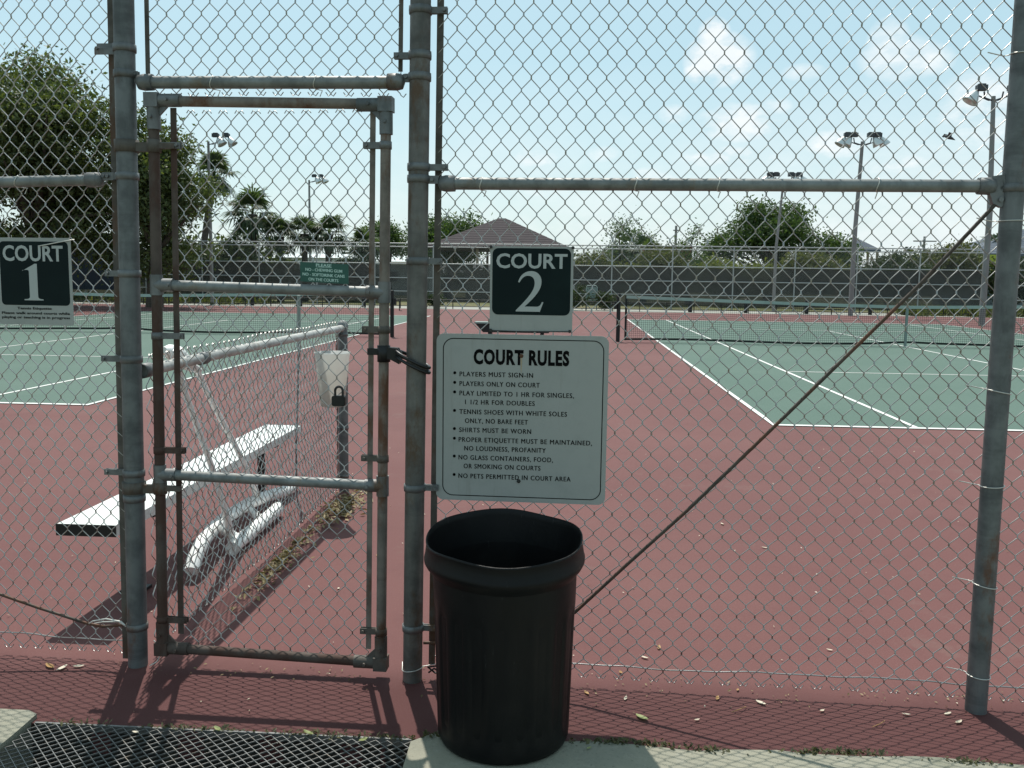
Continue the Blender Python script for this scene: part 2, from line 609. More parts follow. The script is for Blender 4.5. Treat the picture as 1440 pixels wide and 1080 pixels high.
def rounded(x0, z0, x1, z1, r, n=7):
    P = []
    for cx, cz, a0 in ((x1 - r, z1 - r, 0), (x0 + r, z1 - r, 90), (x0 + r, z0 + r, 180), (x1 - r, z0 + r, 270)):
        for k in range(n + 1):
            a = R(a0 + 90 * k / n)
            P.append((cx + r * math.cos(a), cz + r * math.sin(a)))
    return P[::-1]


def text_mesh(txt, x0, x1, z0, z1, y, bold=.0, depth=.0006, spacing=1.0):
    """mesh of lettering filling the box x0..x1, z0..z1 (cap height), facing -y"""
    cu = bpy.data.curves.new('txt', 'FONT')
    cu.body = txt
    cu.size = 1
    cu.offset = bold
    cu.space_character = spacing
    cu.extrude = .01
    cu.resolution_u = 3
    tmp = bpy.data.objects.new('txt', cu)
    COL.objects.link(tmp)
    dg = bpy.context.evaluated_depsgraph_get()
    dg.update()
    me = bpy.data.meshes.new_from_object(tmp.evaluated_get(dg))
    bpy.data.objects.remove(tmp)
    bpy.data.curves.remove(cu)
    n = len(me.vertices)
    co = np.empty(n * 3)
    me.vertices.foreach_get('co', co)
    co = co.reshape(-1, 3)
    cap = .729 if txt.upper() == txt else .729
    xa, xb = co[:, 0].min(), co[:, 0].max()
    X_ = x0 + (co[:, 0] - xa) / (xb - xa) * (x1 - x0)
    Z_ = z0 + co[:, 1] / cap * (z1 - z0)
    Y_ = y - np.where(co[:, 2] > 0, depth, 0)
    if bold > .012:
        me.vertices.foreach_set('co', np.stack([X_, Y_, Z_], 1).ravel())
        me.update()
        return me
    # light faces are printed twice, a hair apart, which fattens the strokes without closing the letters
    V_ = np.stack([X_, Y_, Z_], 1)
    fs = [tuple(p.vertices) for p in me.polygons]
    w_ = (z1 - z0) * .045
    Va, Vb = V_ - np.array([w_ / 2, 0, 0]), V_ + np.array([w_ / 2, -.0001, 0])
    me2 = bpy.data.meshes.new('lettering')
    me2.from_pydata(np.vstack([Va, Vb]).tolist(), [], fs + [tuple(i + n for i in f) for f in fs])
    bpy.data.meshes.remove(me)
    me2.update()
    return me2


def lettering(txt, x0, x1, z0, z1, y, mat, parent, bold=.0, name='lettering', spacing=1.0):
    me = text_mesh(txt, x0, x1, z0, z1, y, bold, spacing=spacing)
    me.name = name
    me.materials.clear()
    me.materials.append(MT[mat])
    return link(name, me, parent)


# ------------------------------------------------------------------ chain link fabric
def chain_mesh(x0, x1, z0, z1, cw, ch, wr=.00168, low=1.0, warp=.004, seed=0, to3=None, sides=5, topvary=True):
    """real woven fabric: each wire zigzags up and hooks its neighbours at the knuckles"""
    g = np.random.default_rng(seed)
    # neighbouring wires are hooked together: each spans half a diamond, in opposite phase
    cw = cw / 2
    n = max(1, int(round((x1 - x0) / cw)))
    cw = (x1 - x0) / n
    # the weave closes up a little towards the ground, under its own weight
    zs = [z0]
    while zs[-1] < z1:
        zs.append(zs[-1] + ch / 2 * float(np.interp(zs[-1], [0, .7, 1.0, 1.35, 1.75], [low, low + (1 - low) * .07, low + (1 - low) * .3, low + (1 - low) * .75, 1.0])))
    m = len(zs) - 1
    zs = z0 + (np.array(zs) - z0) * (z1 - z0) / (zs[-1] - z0)
    half = (z1 - z0) / m
    ph = g.uniform(0, 6.28, 8)

    def wfn(x, z):
        dx = warp * (np.sin(x * 3.1 + ph[0] + z * 1.7) + .6 * np.sin(x * 7.3 - z * 4.1 + ph[1]) + .5 * np.sin(z * 9 + ph[2]))
        dz = warp * (np.sin(x * 2.3 + ph[3] - z * 2.1) + .7 * np.sin(x * 5.7 + z * 3.3 + ph[4]))
        dy = warp * 1.5 * (np.sin(x * 1.9 + ph[5] + z * 1.1) + .5 * np.sin(z * 4.3 + ph[6]))
        return dx, dy, dz
    V = []
    F = []
    nv = 0
    ang = np.linspace(0, 2 * math.pi, sides, endpoint=False)
    eps = wr * .55
    for i in range(n):
        xc = x0 + (i + .5) * cw
        pts = []
        for k in range(m + 1):
            s = 1 if ((k + i) % 2 == 0) else -1
            zk = zs[k]
            xe = xc + s * (cw / 2 + eps)
            jx = g.normal(0, cw * .015)
            # before the knuckle on one side, a short upright run through it, after it on the other
            yo = wr * 1.05
            kn = .0036
            f1 = 1 if k % 2 else -1
            if k > 0:
                pts.append((xe - s * cw * .10 + jx, yo * f1, zk - half * .17))
                pts.append((xe + jx, yo * .3 * f1, zk - kn))
            else:
                pts.append((xe + jx, 0, zk))
            if k < m:
                if k > 0:
                    pts.append((xe + jx, -yo * .3 * f1, zk + kn))
                pts.append((xe - s * cw * .10 + jx, -yo * f1, zk + half * .17))
        P = np.array(pts)
        # cut ends are bent over into little hooks
        sa = 1 if i % 2 == 0 else -1
        sb = 1 if (m + i) % 2 == 0 else -1
        P = np.vstack([P[0] + np.array([sa * .017, .002, .006]), P[0] + np.array([sa * .008, .001, -.006]), P,
                       P[-1] + np.array([sb * .008, .001, .006]), P[-1] + np.array([sb * .015, .002, -.004])])
        dx, dy, dz = wfn(P[:, 0], P[:, 2])
        edge = np.clip(np.minimum(P[:, 0] - x0, x1 - P[:, 0]) / .08, 0, 1)
        P = P + np.stack([dx * edge, dy * edge, dz], 1)
        T = np.gradient(P, axis=0)
        T /= np.linalg.norm(T, axis=1)[:, None]
        N = np.cross(T, np.array([0, 1., 0]))
        N /= np.linalg.norm(N, axis=1)[:, None]
        B = np.cross(T, N)
        ring = P[:, None, :] + wr * (np.cos(ang)[None, :, None] * N[:, None, :] + np.sin(ang)[None, :, None] * B[:, None, :])
        V.append(ring.reshape(-1, 3))
        mm = len(P)
        a = (np.arange(mm - 1)[:, None] * sides + np.arange(sides)[None, :])
        b = (np.arange(mm - 1)[:, None] * sides + (np.arange(sides)[None, :] + 1) % sides)
        q = np.stack([a, b, b + sides, a + sides], -1).reshape(-1, 4) + nv
        F.append(q)
        nv += mm * sides
    V = np.concatenate(V)
    F = np.concatenate(F)
    if to3 is not None:
        V = to3(V)
    return V, F


def mesh_np(name, V, F, mat, parent=None, smooth=False, loc=None, **props):
    me = bpy.data.meshes.new(name)
    k = F.shape[1]
    me.vertices.add(len(V))
    me.vertices.foreach_set('co', np.ascontiguousarray(V, dtype=np.float32).ravel())
    me.loops.add(F.size)
    me.loops.foreach_set('vertex_index', np.ascontiguousarray(F, dtype=np.int32).ravel())
    me.polygons.add(len(F))
    me.polygons.foreach_set('loop_start', np.arange(len(F), dtype=np.int32) * k)
    try:
        me.polygons.foreach_set('loop_total', np.full(len(F), k, dtype=np.int32))
    except Exception:
        pass
    me.polygons.foreach_set('use_smooth', np.full(len(F), smooth))
    me.materials.append(MT[mat] if isinstance(mat, str) else mat)
    me.update(calc_edges=True)
    me.validate()
    return link(name, me, parent, loc, **props)


# ================================================================== SETTING
RED_Y0 = 2.60
PX0, PX1, PY0 = -1.66, -0.45, 1.2       # drain pit under the grate


def sheet(name, rects, z, mat):
    mb = MB()
    for (x0, y0, x1, y1) in rects:
        mb.add([(x0, y0, z), (x1, y0, z), (x1, y1, z), (x0, y1, z)], [(0, 1, 2, 3)])
    return mb.build(name, mat, kind='structure')


sheet('ground', [(-900, 40.5, 900, 1600), (-900, -60, -45, 40.5), (45, -60, 900, 40.5), (-45, -60, 45, 1.0)], -.03, 'ground')
# red asphalt: slightly uneven front edge
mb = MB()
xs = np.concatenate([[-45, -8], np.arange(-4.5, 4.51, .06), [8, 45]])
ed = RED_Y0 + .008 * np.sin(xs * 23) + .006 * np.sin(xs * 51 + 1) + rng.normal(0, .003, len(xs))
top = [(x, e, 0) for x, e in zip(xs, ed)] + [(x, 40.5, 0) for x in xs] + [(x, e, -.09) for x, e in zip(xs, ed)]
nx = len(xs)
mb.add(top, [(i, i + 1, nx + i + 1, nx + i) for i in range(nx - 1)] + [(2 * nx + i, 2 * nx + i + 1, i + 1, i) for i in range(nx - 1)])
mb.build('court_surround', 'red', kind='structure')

X0, Y0 = 1.995, 8.933
X1, Y1 = -5.098, 9.234


def court(x0, y0, sgn):
    W_, D_ = 10.97, 23.77
    xa, xb = (x0, x0 + W_) if sgn > 0 else (x0 - W_, x0)
    sheet('court_floor', [(xa, y0, xb, y0 + D_)], .004, 'green')
    lw = .05
    ls = [(xa, y0, xa + lw, y0 + D_), (xb - lw, y0, xb, y0 + D_), (xa + lw, y0, xb - lw, y0 + .08), (xa + lw, y0 + D_ - .08, xb - lw, y0 + D_)]
    s0, s1 = xa + 1.372, xb - 1.372
    ls += [(s0, y0 + .08, s0 + lw, y0 + D_ - .08), (s1 - lw, y0 + .08, s1, y0 + D_ - .08)]
    a, b = y0 + 5.485, y0 + D_ - 5.485
    ls += [(s0 + lw, a, s1 - lw, a + lw), (s0 + lw, b - lw, s1 - lw, b)]
    c = (xa + xb) / 2
    ls += [(c - lw / 2, a + lw, c + lw / 2, b - lw), (c - lw / 2, y0 + .08, c + lw / 2, y0 + .18)]
    sheet('court_lines', ls, .008, 'line')


court(X0, Y0, 1)
court(X1, Y1, -1)

# concrete slabs at the near edge: right of the pit, a corner at the left
mb = MB()
xs = np.concatenate([[-.455], np.arange(-.40, 5, .08), [12]])
ee = 2.607 + .010 * np.sin(xs * 13) + rng.normal(0, .006, len(xs))
ee[0] = 2.57
ztop = .012
v = [(x, e, ztop) for x, e in zip(xs, ee)] + [(x + (0.03 if i == 0 else 0), 1.0, ztop) for i, x in enumerate(xs)] + [(x, e + .004, -.08) for x, e in zip(xs, ee)]
nx = len(xs)
mb.add(v, [(nx + i, nx + i + 1, i + 1, i) for i in range(nx - 1)] + [(i, i + 1, 2 * nx + i + 1, 2 * nx + i) for i in range(nx - 1)])
mb.add([(-.455, 2.57, ztop), (-.425, 1.0, ztop), (-.425, 1.0, -.3), (-.455, 2.57, -.3)], [(0, 1, 2, 3)])
mb.build('concrete_slab', 'concrete', kind='structure')
mb = MB()
v = [(-12, 1.0, .014), (-1.655, 1.0, .014), (-1.655, 2.50, .014), (-1.66, 2.63, .014), (-1.70, 2.652, .014), (-2.4, 2.66, .014), (-12, 2.66, .014)]
v2 = [(a, b, -.3) for a, b, c in v]
mb.add(v + v2, [tuple(range(7)), (1, 8, 9, 2), (2, 9, 10, 3), (3, 10, 11, 4), (4, 11, 12, 5)])
mb.build('concrete_slab', 'concrete', kind='structure')
mb = MB()
mb.add([(PX0 - .1, .9, -.28), (PX1 + .1, .9, -.28), (PX1 + .1, 2.7, -.28), (PX0 - .1, 2.7, -.28), (PX0 - .1, 2.597, -.005), (PX1 + .1, 2.597, -.005), (PX1 + .1, 2.597, -.28), (PX0 - .1, 2.597, -.28)],
       [(0, 1, 2, 3), (4, 5, 6, 7)])
mb.build('drain_pit', 'pit', kind='structure')

# pale walk and verge beyond the courts
sheet('far_walkway', [(-45, 40.5, 45, 45.2)], -.012, 'walk')

# ================================================================== NEAR FENCE
FY, FA = 2.998, math.atan(-.029)
fence = thing('chain_link_fence', 'tall galvanised chain link fence with rails and posts either side of the gate', 'fence', (0, FY, 0), FA)


def fpart(mb, name, mat, parent=None, **k):
    return mb.build(name, mat, parent or fence, **k)


MY = .026    # the fabric lies on the court side of posts and rails
TOP = 3.05
# posts (slightly out of plumb)
for (xa, xb, mat_) in ((-1.532, -1.500, 'post'), (-.528, -.502, 'post_stained'), (1.366, 1.358, 'post')):
    mb = MB()
    zz = np.linspace(-.02, TOP + .05, 14)
    P = [(xa + (xb - xa) * z / 2.3, 0, z) for z in zz]
    mb.tube(P, .0335, 24)
    fpart(mb, 'post', mat_)
for xx in (-4.4, 3.25):
    fpart(MB().tube([(xx, 0, -.02), (xx, 0, TOP + .05)], .034, 16), 'post', 'post')


def postx(which, z):
    a, b = {'L': (-1.532, -1.500), 'C': (-.528, -.502), 'R': (1.366, 1.358)}[which]
    return a + (b - a) * z / 2.3


# rails
def rail(xa, za, xb, zb, r, mat_='rail', sag=0):
    P = [(xa + (xb - xa) * t, 0, za + (zb - za) * t - sag * math.sin(math.pi * t)) for t in np.linspace(0, 1, 9)]
    return fpart(MB().tube(P, r, 20), 'rail', mat_)


rail(-1.45, 2.036, -.572, 2.030, .0205)
rail(-.43, 1.708, 1.30, 1.706, .0200)
rail(-4.37, 1.68, -1.60, 1.716, .0185, sag=.01)
rail(-4.4, TOP, 3.25, TOP, .021)


def rail_end(x, z, d, r=.0205):
    """cup fitting at a rail end with its bolted ear pointing at the post, d = +1 towards +x"""
    mb = MB()
    mb.lathe([(r + .001, 0), (r + .006, 0), (r + .007, .03), (r + .003, .048), (.006, .056), (0, .057)], n=18)
    V = mb.v[0]
    mb.v[0] = np.stack([x + d * (V[:, 2] - .045), V[:, 0], z + V[:, 1]], 1)
    mb.box((x + d * .03, 0, z + .012), (.04, .009, .026))
    mb.tube([(x + d * .03, -.014, z + .012), (x + d * .03, .014, z + .012)], .006, 8)
    return fpart(mb, 'rail_end', 'band')


rail_end(-1.452, 2.036, -1)
rail_end(-.565, 2.032, 1)
rail_end(-.432, 1.708, -1, .020)
rail_end(1.300, 1.706, 1, .020)
rail_end(-1.605, 1.716, 1, .0185)


def band(which, z, tab=None, h=.024, prongs=False, mat_='band'):
    """steel clamp round a post, optionally with a bolted tab reaching to x = tab"""
    px = postx(which, z)
    mb = MB()
    mb.lathe([(.0345, -h / 2), (.0372, -h / 2), (.0378, 0), (.0372, h / 2), (.0345, h / 2)], (px, 0, z), 24)
    if tab is not None:
        s = 1 if tab > px else -1
        x0_ = px + s * .030
        for dy in ((-.006, .006) if not prongs else (-.008, .008)):
            mb.box(((x0_ + tab) / 2, dy + .004, z + (dy * 1.2 if prongs else 0)), (abs(tab - x0_), .004, h * .85))
        mb.tube([(tab - s * .010, -.012, z), (tab - s * .010, .022, z)], .0055, 8)
    return fpart(mb, 'post_band', mat_)


for z, t_, pr in ((2.146, -1.605, True), (1.401, -1.60, False), (1.107, -1.625, False), (.706, -1.63, False), (.147, None, False)):
    band('L', z, t_, prongs=pr)
for z, t_ in ((2.062, -1.458), (1.728, -1.60), (.616, None), (2.75, -1.58)):
    band('L', z, t_)
for z, t_ in ((2.254, -.415), (1.760, -.412), (1.722, -.452), (1.455, -.43), (.689, -.44), (.192, -.44)):
    band('C', z, t_)
for z, t_ in ((2.114, -.590), (2.046, -.560)):
    band('C', z, t_)
band('R', 1.700, 1.312)


def flatbar(xa, xb, z0, z1, y=MY, w=.019, name='tension_bar', parent=None, mat_='bar'):
    mb = MB()
    n = 9
    V = []
    for t in np.linspace(0, 1, n):
        xx = xa + (xb - xa) * t
        zz = z0 + (z1 - z0) * t
        for a, b in ((-w / 2, -.0025), (w / 2, -.0025), (w / 2, .0025), (-w / 2, .0025)):
            V.append((xx + a, y + b, zz))
    F = [(i * 4 + k, i * 4 + (k + 1) % 4, (i + 1) * 4 + (k + 1) % 4, (i + 1) * 4 + k) for i in range(n - 1) for k in range(4)]
    F += [(3, 2, 1, 0), tuple((n - 1) * 4 + k for k in range(4))]
    mb.add(V, F)
    return mb.build(name, mat_, parent or fence)


flatbar(-1.591, -1.548, .01, TOP, w=.023)
flatbar(-.464, -.434, .05, TOP, w=.022)
flatbar(-1.437, -1.424, 2.07, TOP, w=.014)
flatbar(-.574, -.562, 2.07, TOP, w=.014)
# knuckles of the fabric looped round the bars show as small bright bumps
# fabric
for (xa, xb, za, zb, cw, chh, sd, lw_) in ((-.448, 3.22, .035, TOP - .02, .0605, .0797, 1, .865), (-4.37, -1.572, .03, TOP - .02, .0560, .0738, 2, .94),
                                      (-1.428, -.574, 2.000, TOP - .02, .0585, .0757, 3, 1.0)):
    V, F = chain_mesh(xa, xb, za, zb, cw, chh, seed=sd, low=lw_)
    V[:, 1] += MY
    mesh_np('chain_link_mesh', V, F, 'wire', fence, True)

# brace rod: truss rod from the right-hand rail end down behind the bin
rod = [(1.322, -.004, 1.665), (1.10, 0, 1.40), (.695, .004, .957), (.40, .005, .640), (.20, .005, .440), (.034, .005, .270), (-.12, .005, .18), (-.30, .005, .145), (-.49, .005, .135)]
fpart(MB().tube(rod, .0060, 8), 'brace_rod', 'rodmat')
rod = [(-1.56, .0, .150), (-1.66, 0, .137), (-1.72, 0, .146), (-1.90, 0, .195), (-2.05, 0, .240), (-2.5, 0, .44), (-3.2, 0, .85), (-4.36, 0, 1.64)]
fpart(MB().tube(rod, .0055, 8), 'brace_rod', 'rodmat')
# brace fitting at the right rail end
mb = MB()
mb.prism([(1.290, 1.735), (1.336, 1.742), (1.338, 1.66), (1.325, 1.640), (1.300, 1.652), (1.288, 1.68)], -.012, .010)
mb.tube([(1.320, -.02, 1.664), (1.320, .018, 1.664)], .0075, 10)
fpart(mb, 'brace_fitting', 'band')

# tension wires along the foot of the fabric
def wiggle(xa, xb, z, amp, y, r, n=80, sd=0, slope=0.):
    g = np.random.default_rng(sd)
    p = g.uniform(0, 6, 3)
    X_ = np.linspace(xa, xb, n)
    Z_ = z + slope * (X_ - xa) + amp * (np.sin(X_ * 5 + p[0]) + .6 * np.sin(X_ * 13 + p[1]) + .3 * np.sin(X_ * 31 + p[2]))
    return [(x, y, zz) for x, zz in zip(X_, Z_)]


fpart(MB().tube(wiggle(-.46, 3.2, .075, .004, MY + .008, .0023, 160, 1), .0023, 6), 'tension_wire', 'wire')
fpart(MB().tube(wiggle(-4.3, -1.56, .075, .005, MY + .008, .0023, 120, 4), .0023, 6), 'tension_wire', 'wire')


# tie wires round posts and rails
def tie_post(which, z, dz=.01, tail=.05, r=.0018):
    px = postx(which, z)
    P = []
    for a in np.linspace(-.4, math.pi + .4, 18):
        P.append((px + .0365 * math.cos(a), -.0365 * math.sin(a), z + dz * math.cos(a)))
    P.append((px - .045, MY, z - dz))
    P.append((px - .045 - tail, MY - .006, z - dz + .01))
    return fpart(MB().tube(P, r, 6), 'tie_wire', 'tie')


for z in (.123, .43, .76, 1.065, 1.60, 2.1):
    tie_post('R', z, rnd.uniform(-.008, .008))
P = [(postx('C', .045) + .0365 * math.cos(a), -.0365 * math.sin(a), .045 + .006 * math.cos(a)) for a in np.linspace(0, math.pi, 14)]
fpart(MB().tube([(-.42, .02, .06)] + P + [(-.57, .03, .05)], .0018, 6), 'tie_wire', 'tie')
fpart(MB().tube([(-.47, .0, .03), (-.45, -.01, .05), (-.43, 0, .035), (-.45, .02, .02), (-.475, .01, .045), (-.44, -.01, .06), (-.41, .01, .05)], .0035, 6), 'tie_wire', 'blacksteel')
P = [(-1.50 + .036 * math.cos(a) * .9 - .02, -.036 * math.sin(a), .137) for a in np.linspace(0, math.pi, 12)]
fpart(MB().tube([(-1.71, -.002, .146), (-1.69, -.012, .160), (-1.64, -.014, .172), (-1.58, -.018, .166), (-1.56, -.03, .158)], .0032, 6), 'tie_wire', 'tie')
fpart(MB().tube([(-1.71, .004, .140), (-1.67, .012, .149), (-1.60, .0, .158), (-1.56, -.02, .150)], .0026, 6), 'tie_wire', 'tie')
fpart(MB().tube([(-1.475, .01, .09), (-1.45, .0, .075), (-1.443, 0, .05), (-1.455, -.01, .02), (-1.478, -.02, .008)], .0022, 6), 'tie_wire', 'tie')
for xx, zz, rr in ((-.30, 1.708, .021), (.20, 1.708, .021), (.46, 1.708, .021), (.95, 1.708, .021), (-1.2, 2.034, .0215), (-.85, 2.032, .0215), (-1.9, 1.71, .0195)):
    P = [(xx + .004 * math.sin(a * 2), -rr * math.sin(a), zz + rr * math.cos(a)) for a in np.linspace(-.2, math.pi + .2, 12)]
    P = [(xx - .008, MY + .004, zz + .012)] + P + [(xx + .012, MY + .004, zz - .02), (xx + .005, MY, zz - .04)]
    fpart(MB().tube(P, .0017, 6), 'tie_wire', 'tie')

# ================================================================== GATE
gate = thing('chain_link_gate', 'rusty pipe framed chain link gate standing shut between the two gate posts', 'gate', (0, FY, 0), FA)
GL = lambda z: -1.436 + (z - .06) * .0145
GR = lambda z: -.640 + (z - .06) * .0125


def gpart(mb, name, mat_, **k):
    return mb.build(name, mat_, gate, **k)


def zpath(fn, z0, z1, n=8):
    return [(fn(z), 0, z) for z in np.linspace(z0, z1, n)]


gpart(MB().tube(zpath(GL, .075, 1.96), .0178, 18), 'stile', 'rust')
gpart(MB().tube(zpath(GR, .065, 1.95), .0172, 18), 'stile', 'gate_pipe')
gpart(MB().tube([(GL(1.97) + .02, 0, 1.975), (GR(1.96) - .02, 0, 1.962)], .0172, 18), 'top_rail', 'gate_pipe')
gpart(MB().tube([(GL(.07) + .02, 0, .070), (GR(.06) - .02, 0, .057)], .0172, 18), 'bottom_rail', 'rust')
gpart(MB().tube([(GL(1.36) + .017, 0, 1.364), (GR(1.35) - .016, 0, 1.350)], .0180, 18), 'middle_rail', 'rail')
gpart(MB().tube([(GL(.7) + .017, 0, .703), (GR(.69) - .016, 0, .690)], .0178, 18), 'middle_rail', 'rail')


def corner(x, z, dx, dz, mat_='band'):
    mb = MB()
    s = .0235
    mb.box((x, 0, z), (s * 2, s * 2, s * 2))
    mb.tube([(x, 0, z), (x + dx * .095, 0, z)], .0222, 16)
    mb.tube([(x, 0, z), (x, 0, z + dz * .095)], .0222, 16)
    for a, b in ((dx * .055, .0), (0, dz * .055)):
        mb.tube([(x + a, -.031, z + b), (x + a, -.018, z + b)], .006, 6)
    mb.prism([(x + dx * .02, z + dz * .02), (x + dx * .05, z + dz * .022), (x + dx * .022, z + dz * .05)][::(1 if dx * dz < 0 else -1)], -.004, .004)
    return gpart(mb, 'corner_fitting', mat_)


corner(GL(1.975), 1.977, 1, -1)
corner(GR(1.962), 1.960, -1, -1, 'post')
corner(GL(.07), .070, 1, 1, 'rust')
corner(GR(.057), .057, -1, 1, 'bar')
for (fn, z, s) in ((GL, 1.364, 1), (GR, 1.350, -1), (GL, .703, 1), (GR, .690, -1)):
    mb = MB()
    x = fn(z)
    mb.tube([(x, 0, z - .035), (x, 0, z + .035)], .0215, 16)
    mb.tube([(x, 0, z), (x + s * .06, 0, z)], .0225, 16)
    mb.tube([(x + s * .05, -.028, z), (x + s * .05, -.018, z)], .006, 6)
    gpart(mb, 'tee_fitting', 'band')
flatbar(GL(.12) + .062, GL(1.93) + .064, .12, 1.955, 0.012, .020, parent=gate, mat_='rust')
flatbar(GR(.10) - .048, GR(1.93) - .046, .10, 1.945, 0.012, .018, parent=gate, mat_='gate_pipe')


def gband(fn, z, s, reach, mat_='bar'):
    x = fn(z)
    mb = MB()
    mb.lathe([(.0178, -.012), (.0205, -.012), (.0205, .012), (.0178, .012)], (x, 0, z), 16)
    for dy in (-.007, .007):
        mb.box((x + s * (reach / 2 + .012), dy + .003, z), (reach - .01, .003, .021))
    mb.tube([(x + s * (reach - .004), -.014, z), (x + s * (reach - .004), .022, z)], .0052, 8)
    return gpart(mb, 'stile_band', mat_)


for z in (1.83, 1.19, .79, .175):
    gband(GL, z, 1, .085, 'rust' if z < 1 else 'band')
for z in (1.83, 1.225, .785, .170):
    gband(GR, z, -1, .068, 'band' if z > 1.5 else 'bar')
V, F = chain_mesh(GL(1) + .066, GR(1) - .05,   .048, 1.950, .0572, .0762, low=.905, seed=9, warp=.003)
V[:, 0] += (V[:, 2] - 1.0) * .0135
V[:, 1] += .021
mesh_np('chain_link_mesh', V, F, 'wire', gate, True)
# hinges between the left post and the stile
for z in (1.828, .655):
    mb = MB()
    px = postx('L', z)
    mb.lathe([(.0345, -.02), (.040, -.02), (.040, .02), (.0345, .02)], (px, 0, z), 24)
    mb.box(((px + .03 + GL(z)) / 2, -.004, z - .004), (GL(z) - px - .03, .018, .03))
    mb.lathe([(.0178, -.021), (.0235, -.021), (.0235, .021), (.0178, .021)], (GL(z), 0, z), 20)
    mb.box((GL(z) + .045, -.002, z), (.06, .016, .018))
    gpart(mb, 'hinge', 'bar')
# fork latch
mb = MB()
zl = 1.145
mb.lathe([(.0175, -.028), (.022, -.028), (.022, .028), (.0175, .028)], (GR(zl), 0, zl), 18)
mb.prism([(GR(zl) + .012, zl + .022), (GR(zl) + .05, zl + .020), (GR(zl) + .064, zl - .006), (GR(zl) + .055, zl - .034), (GR(zl) + .028, zl - .02), (GR(zl) + .012, zl - .016)], -.016, -.006)
mb.prism([(GR(zl) + .012, zl + .022), (GR(zl) + .05, zl + .020), (GR(zl) + .064, zl - .006), (GR(zl) + .055, zl - .034), (GR(zl) + .028, zl - .02), (GR(zl) + .012, zl - .016)], .006, .016)
mb.box((GR(zl) - .032, 0, zl + .006), (.045, .02, .022))
mb.tube([(GR(zl) + .048, -.024, zl - .012), (GR(zl) + .048, .024, zl - .012)], .007, 8)
gpart(mb, 'fork_latch', 'blacksteel')

# ring of steel strap hanging round the post at the latch
mb = MB()
P = []
for a in np.linspace(0, 2 * math.pi, 40, endpoint=False):
    x = -.527 + .056 * math.cos(a)
    P.append((x, FY + .014 + .046 * math.sin(a), 1.128 - .50 * (x + .527) + .0))
mb.tube(P, .0058, 8, closed=True)
mb.tube([(p[0], p[1], p[2] - .017) for p in P], .0055, 8, closed=True)
mb.build('latch_ring', 'darksteel', label='dark double steel ring hanging round the middle post beside the gate latch', category='latch ring')

# padlock hooked on the gate fabric
pad = thing('padlock', 'small black padlock hooked through the gate mesh in front of the plastic pail', 'padlock', (-.781, FY + .032, .985))
mb = MB()
mb.prism(rounded(-.023, -.022, .023, .014, .007, 4), -.024, -.004)
mb.prism(rounded(-.021, -.020, .021, .012, .006, 4), -.027, -.0241)
mb.build('lock_body', 'blacksteel', pad)
P = [(.013 * math.cos(a), -.013, .030 + .014 * math.sin(a)) for a in np.linspace(0, math.pi, 12)]
MB().tube([(.013, -.013, .010)] + P + [(-.013, -.013, .010)], .0042, 8).build('shackle', 'darksteel', pad)

# ================================================================== SIGNS
def sroot(name, label, cat='sign', y=0.0, x=0, z=0):
    # fence-parallel root standing on the fence line
    return thing(name, label, cat, (0, FY, 0), FA)


SY = .012   # front of mesh
# --- court rules
sg = sroot('rules_sign', 'white court rules sign with black lettering, on the fence above the bin')
x0, x1, z0, z1 = -.4485, .1275, .6475, 1.2165
MB().prism(rounded(x0, z0, x1, z1, .026), SY - .003, SY).build('sign_plate', 'signwhite', sg)
sx = (x1 - x0) / (715 - 62)
sz = (z1 - z0) / (1026 - 376)
CX = lambda c: x0 + (c - 62) * sx
CZ = lambda c: z1 - (c - 376) * sz
yf = SY - .0032
# black border line
outer = rounded(CX(87), CZ(1008), CX(698), CZ(393), .036, 10)
inner = rounded(CX(87) + .0030, CZ(1008) + .0030, CX(698) - .0030, CZ(393) - .0030, .033, 10)
n = len(outer)
mb = MB()
v = [(x, yf - .0003, z) for x, z in outer] + [(x, yf - .0003, z) for x, z in inner]
mb.add(v, [(i, (i + 1) % n, (i + 1) % n + n, i + n) for i in range(n)])
mb.build('border_line', 'ink', sg)
lettering('COURT RULES', CX(205), CX(568), CZ(489), CZ(434), yf, 'ink', sg, .046, spacing=1.12)
LINES = [("PLAYERS MUST SIGN-IN", 152, 432, 530, 1), ("PLAYERS ONLY ON COURT", 152, 458, 567, 1), ("PLAY LIMITED TO 1 HR FOR SINGLES,", 152, 588, 604, 1),
         ("1 1/2 HR FOR DOUBLES", 174, 440, 638, 0), ("TENNIS SHOES WITH WHITE SOLES", 152, 563, 676, 1), ("ONLY, NO BARE FEET", 174, 415, 711, 0),
         ("SHIRTS MUST BE WORN", 152, 428, 747, 1), ("PROPER ETIQUETTE MUST BE MAINTAINED,", 150, 660, 785, 1), ("NO LOUDNESS, PROFANITY", 172, 485, 819, 0),
         ("NO GLASS CONTAINERS, FOOD,", 150, 513, 855, 1), ("OR SMOKING ON COURTS", 170, 466, 889, 0), ("NO PETS PERMITTED IN COURT AREA", 150, 582, 928, 1)]
for t_, a, b, cy, bul in LINES:
    lettering(t_, CX(a), CX(b), CZ(cy + 9.5), CZ(cy - 9.5), yf, 'ink', sg, .0, spacing=1.15)
    if bul:
        mb = MB()
        mb.prism([(CX(133) + .0052 * math.cos(q), CZ(cy - 3) + .0052 * math.sin(q)) for q in np.linspace(0, -2 * math.pi, 12, endpoint=False)], yf - .0006, yf)
        mb.build('bullet', 'ink', sg)
mb = MB()
mb.lathe([(0, .004), (.004, .0035), (.0065, .001), (.007, 0)], n=12)
V = mb.v[0]
mb.v[0] = np.stack([CX(387) + V[:, 0], yf - V[:, 2], CZ(457) + V[:, 1]], 1)
mb.build('bolt', 'boltrust', sg)
mb = MB()
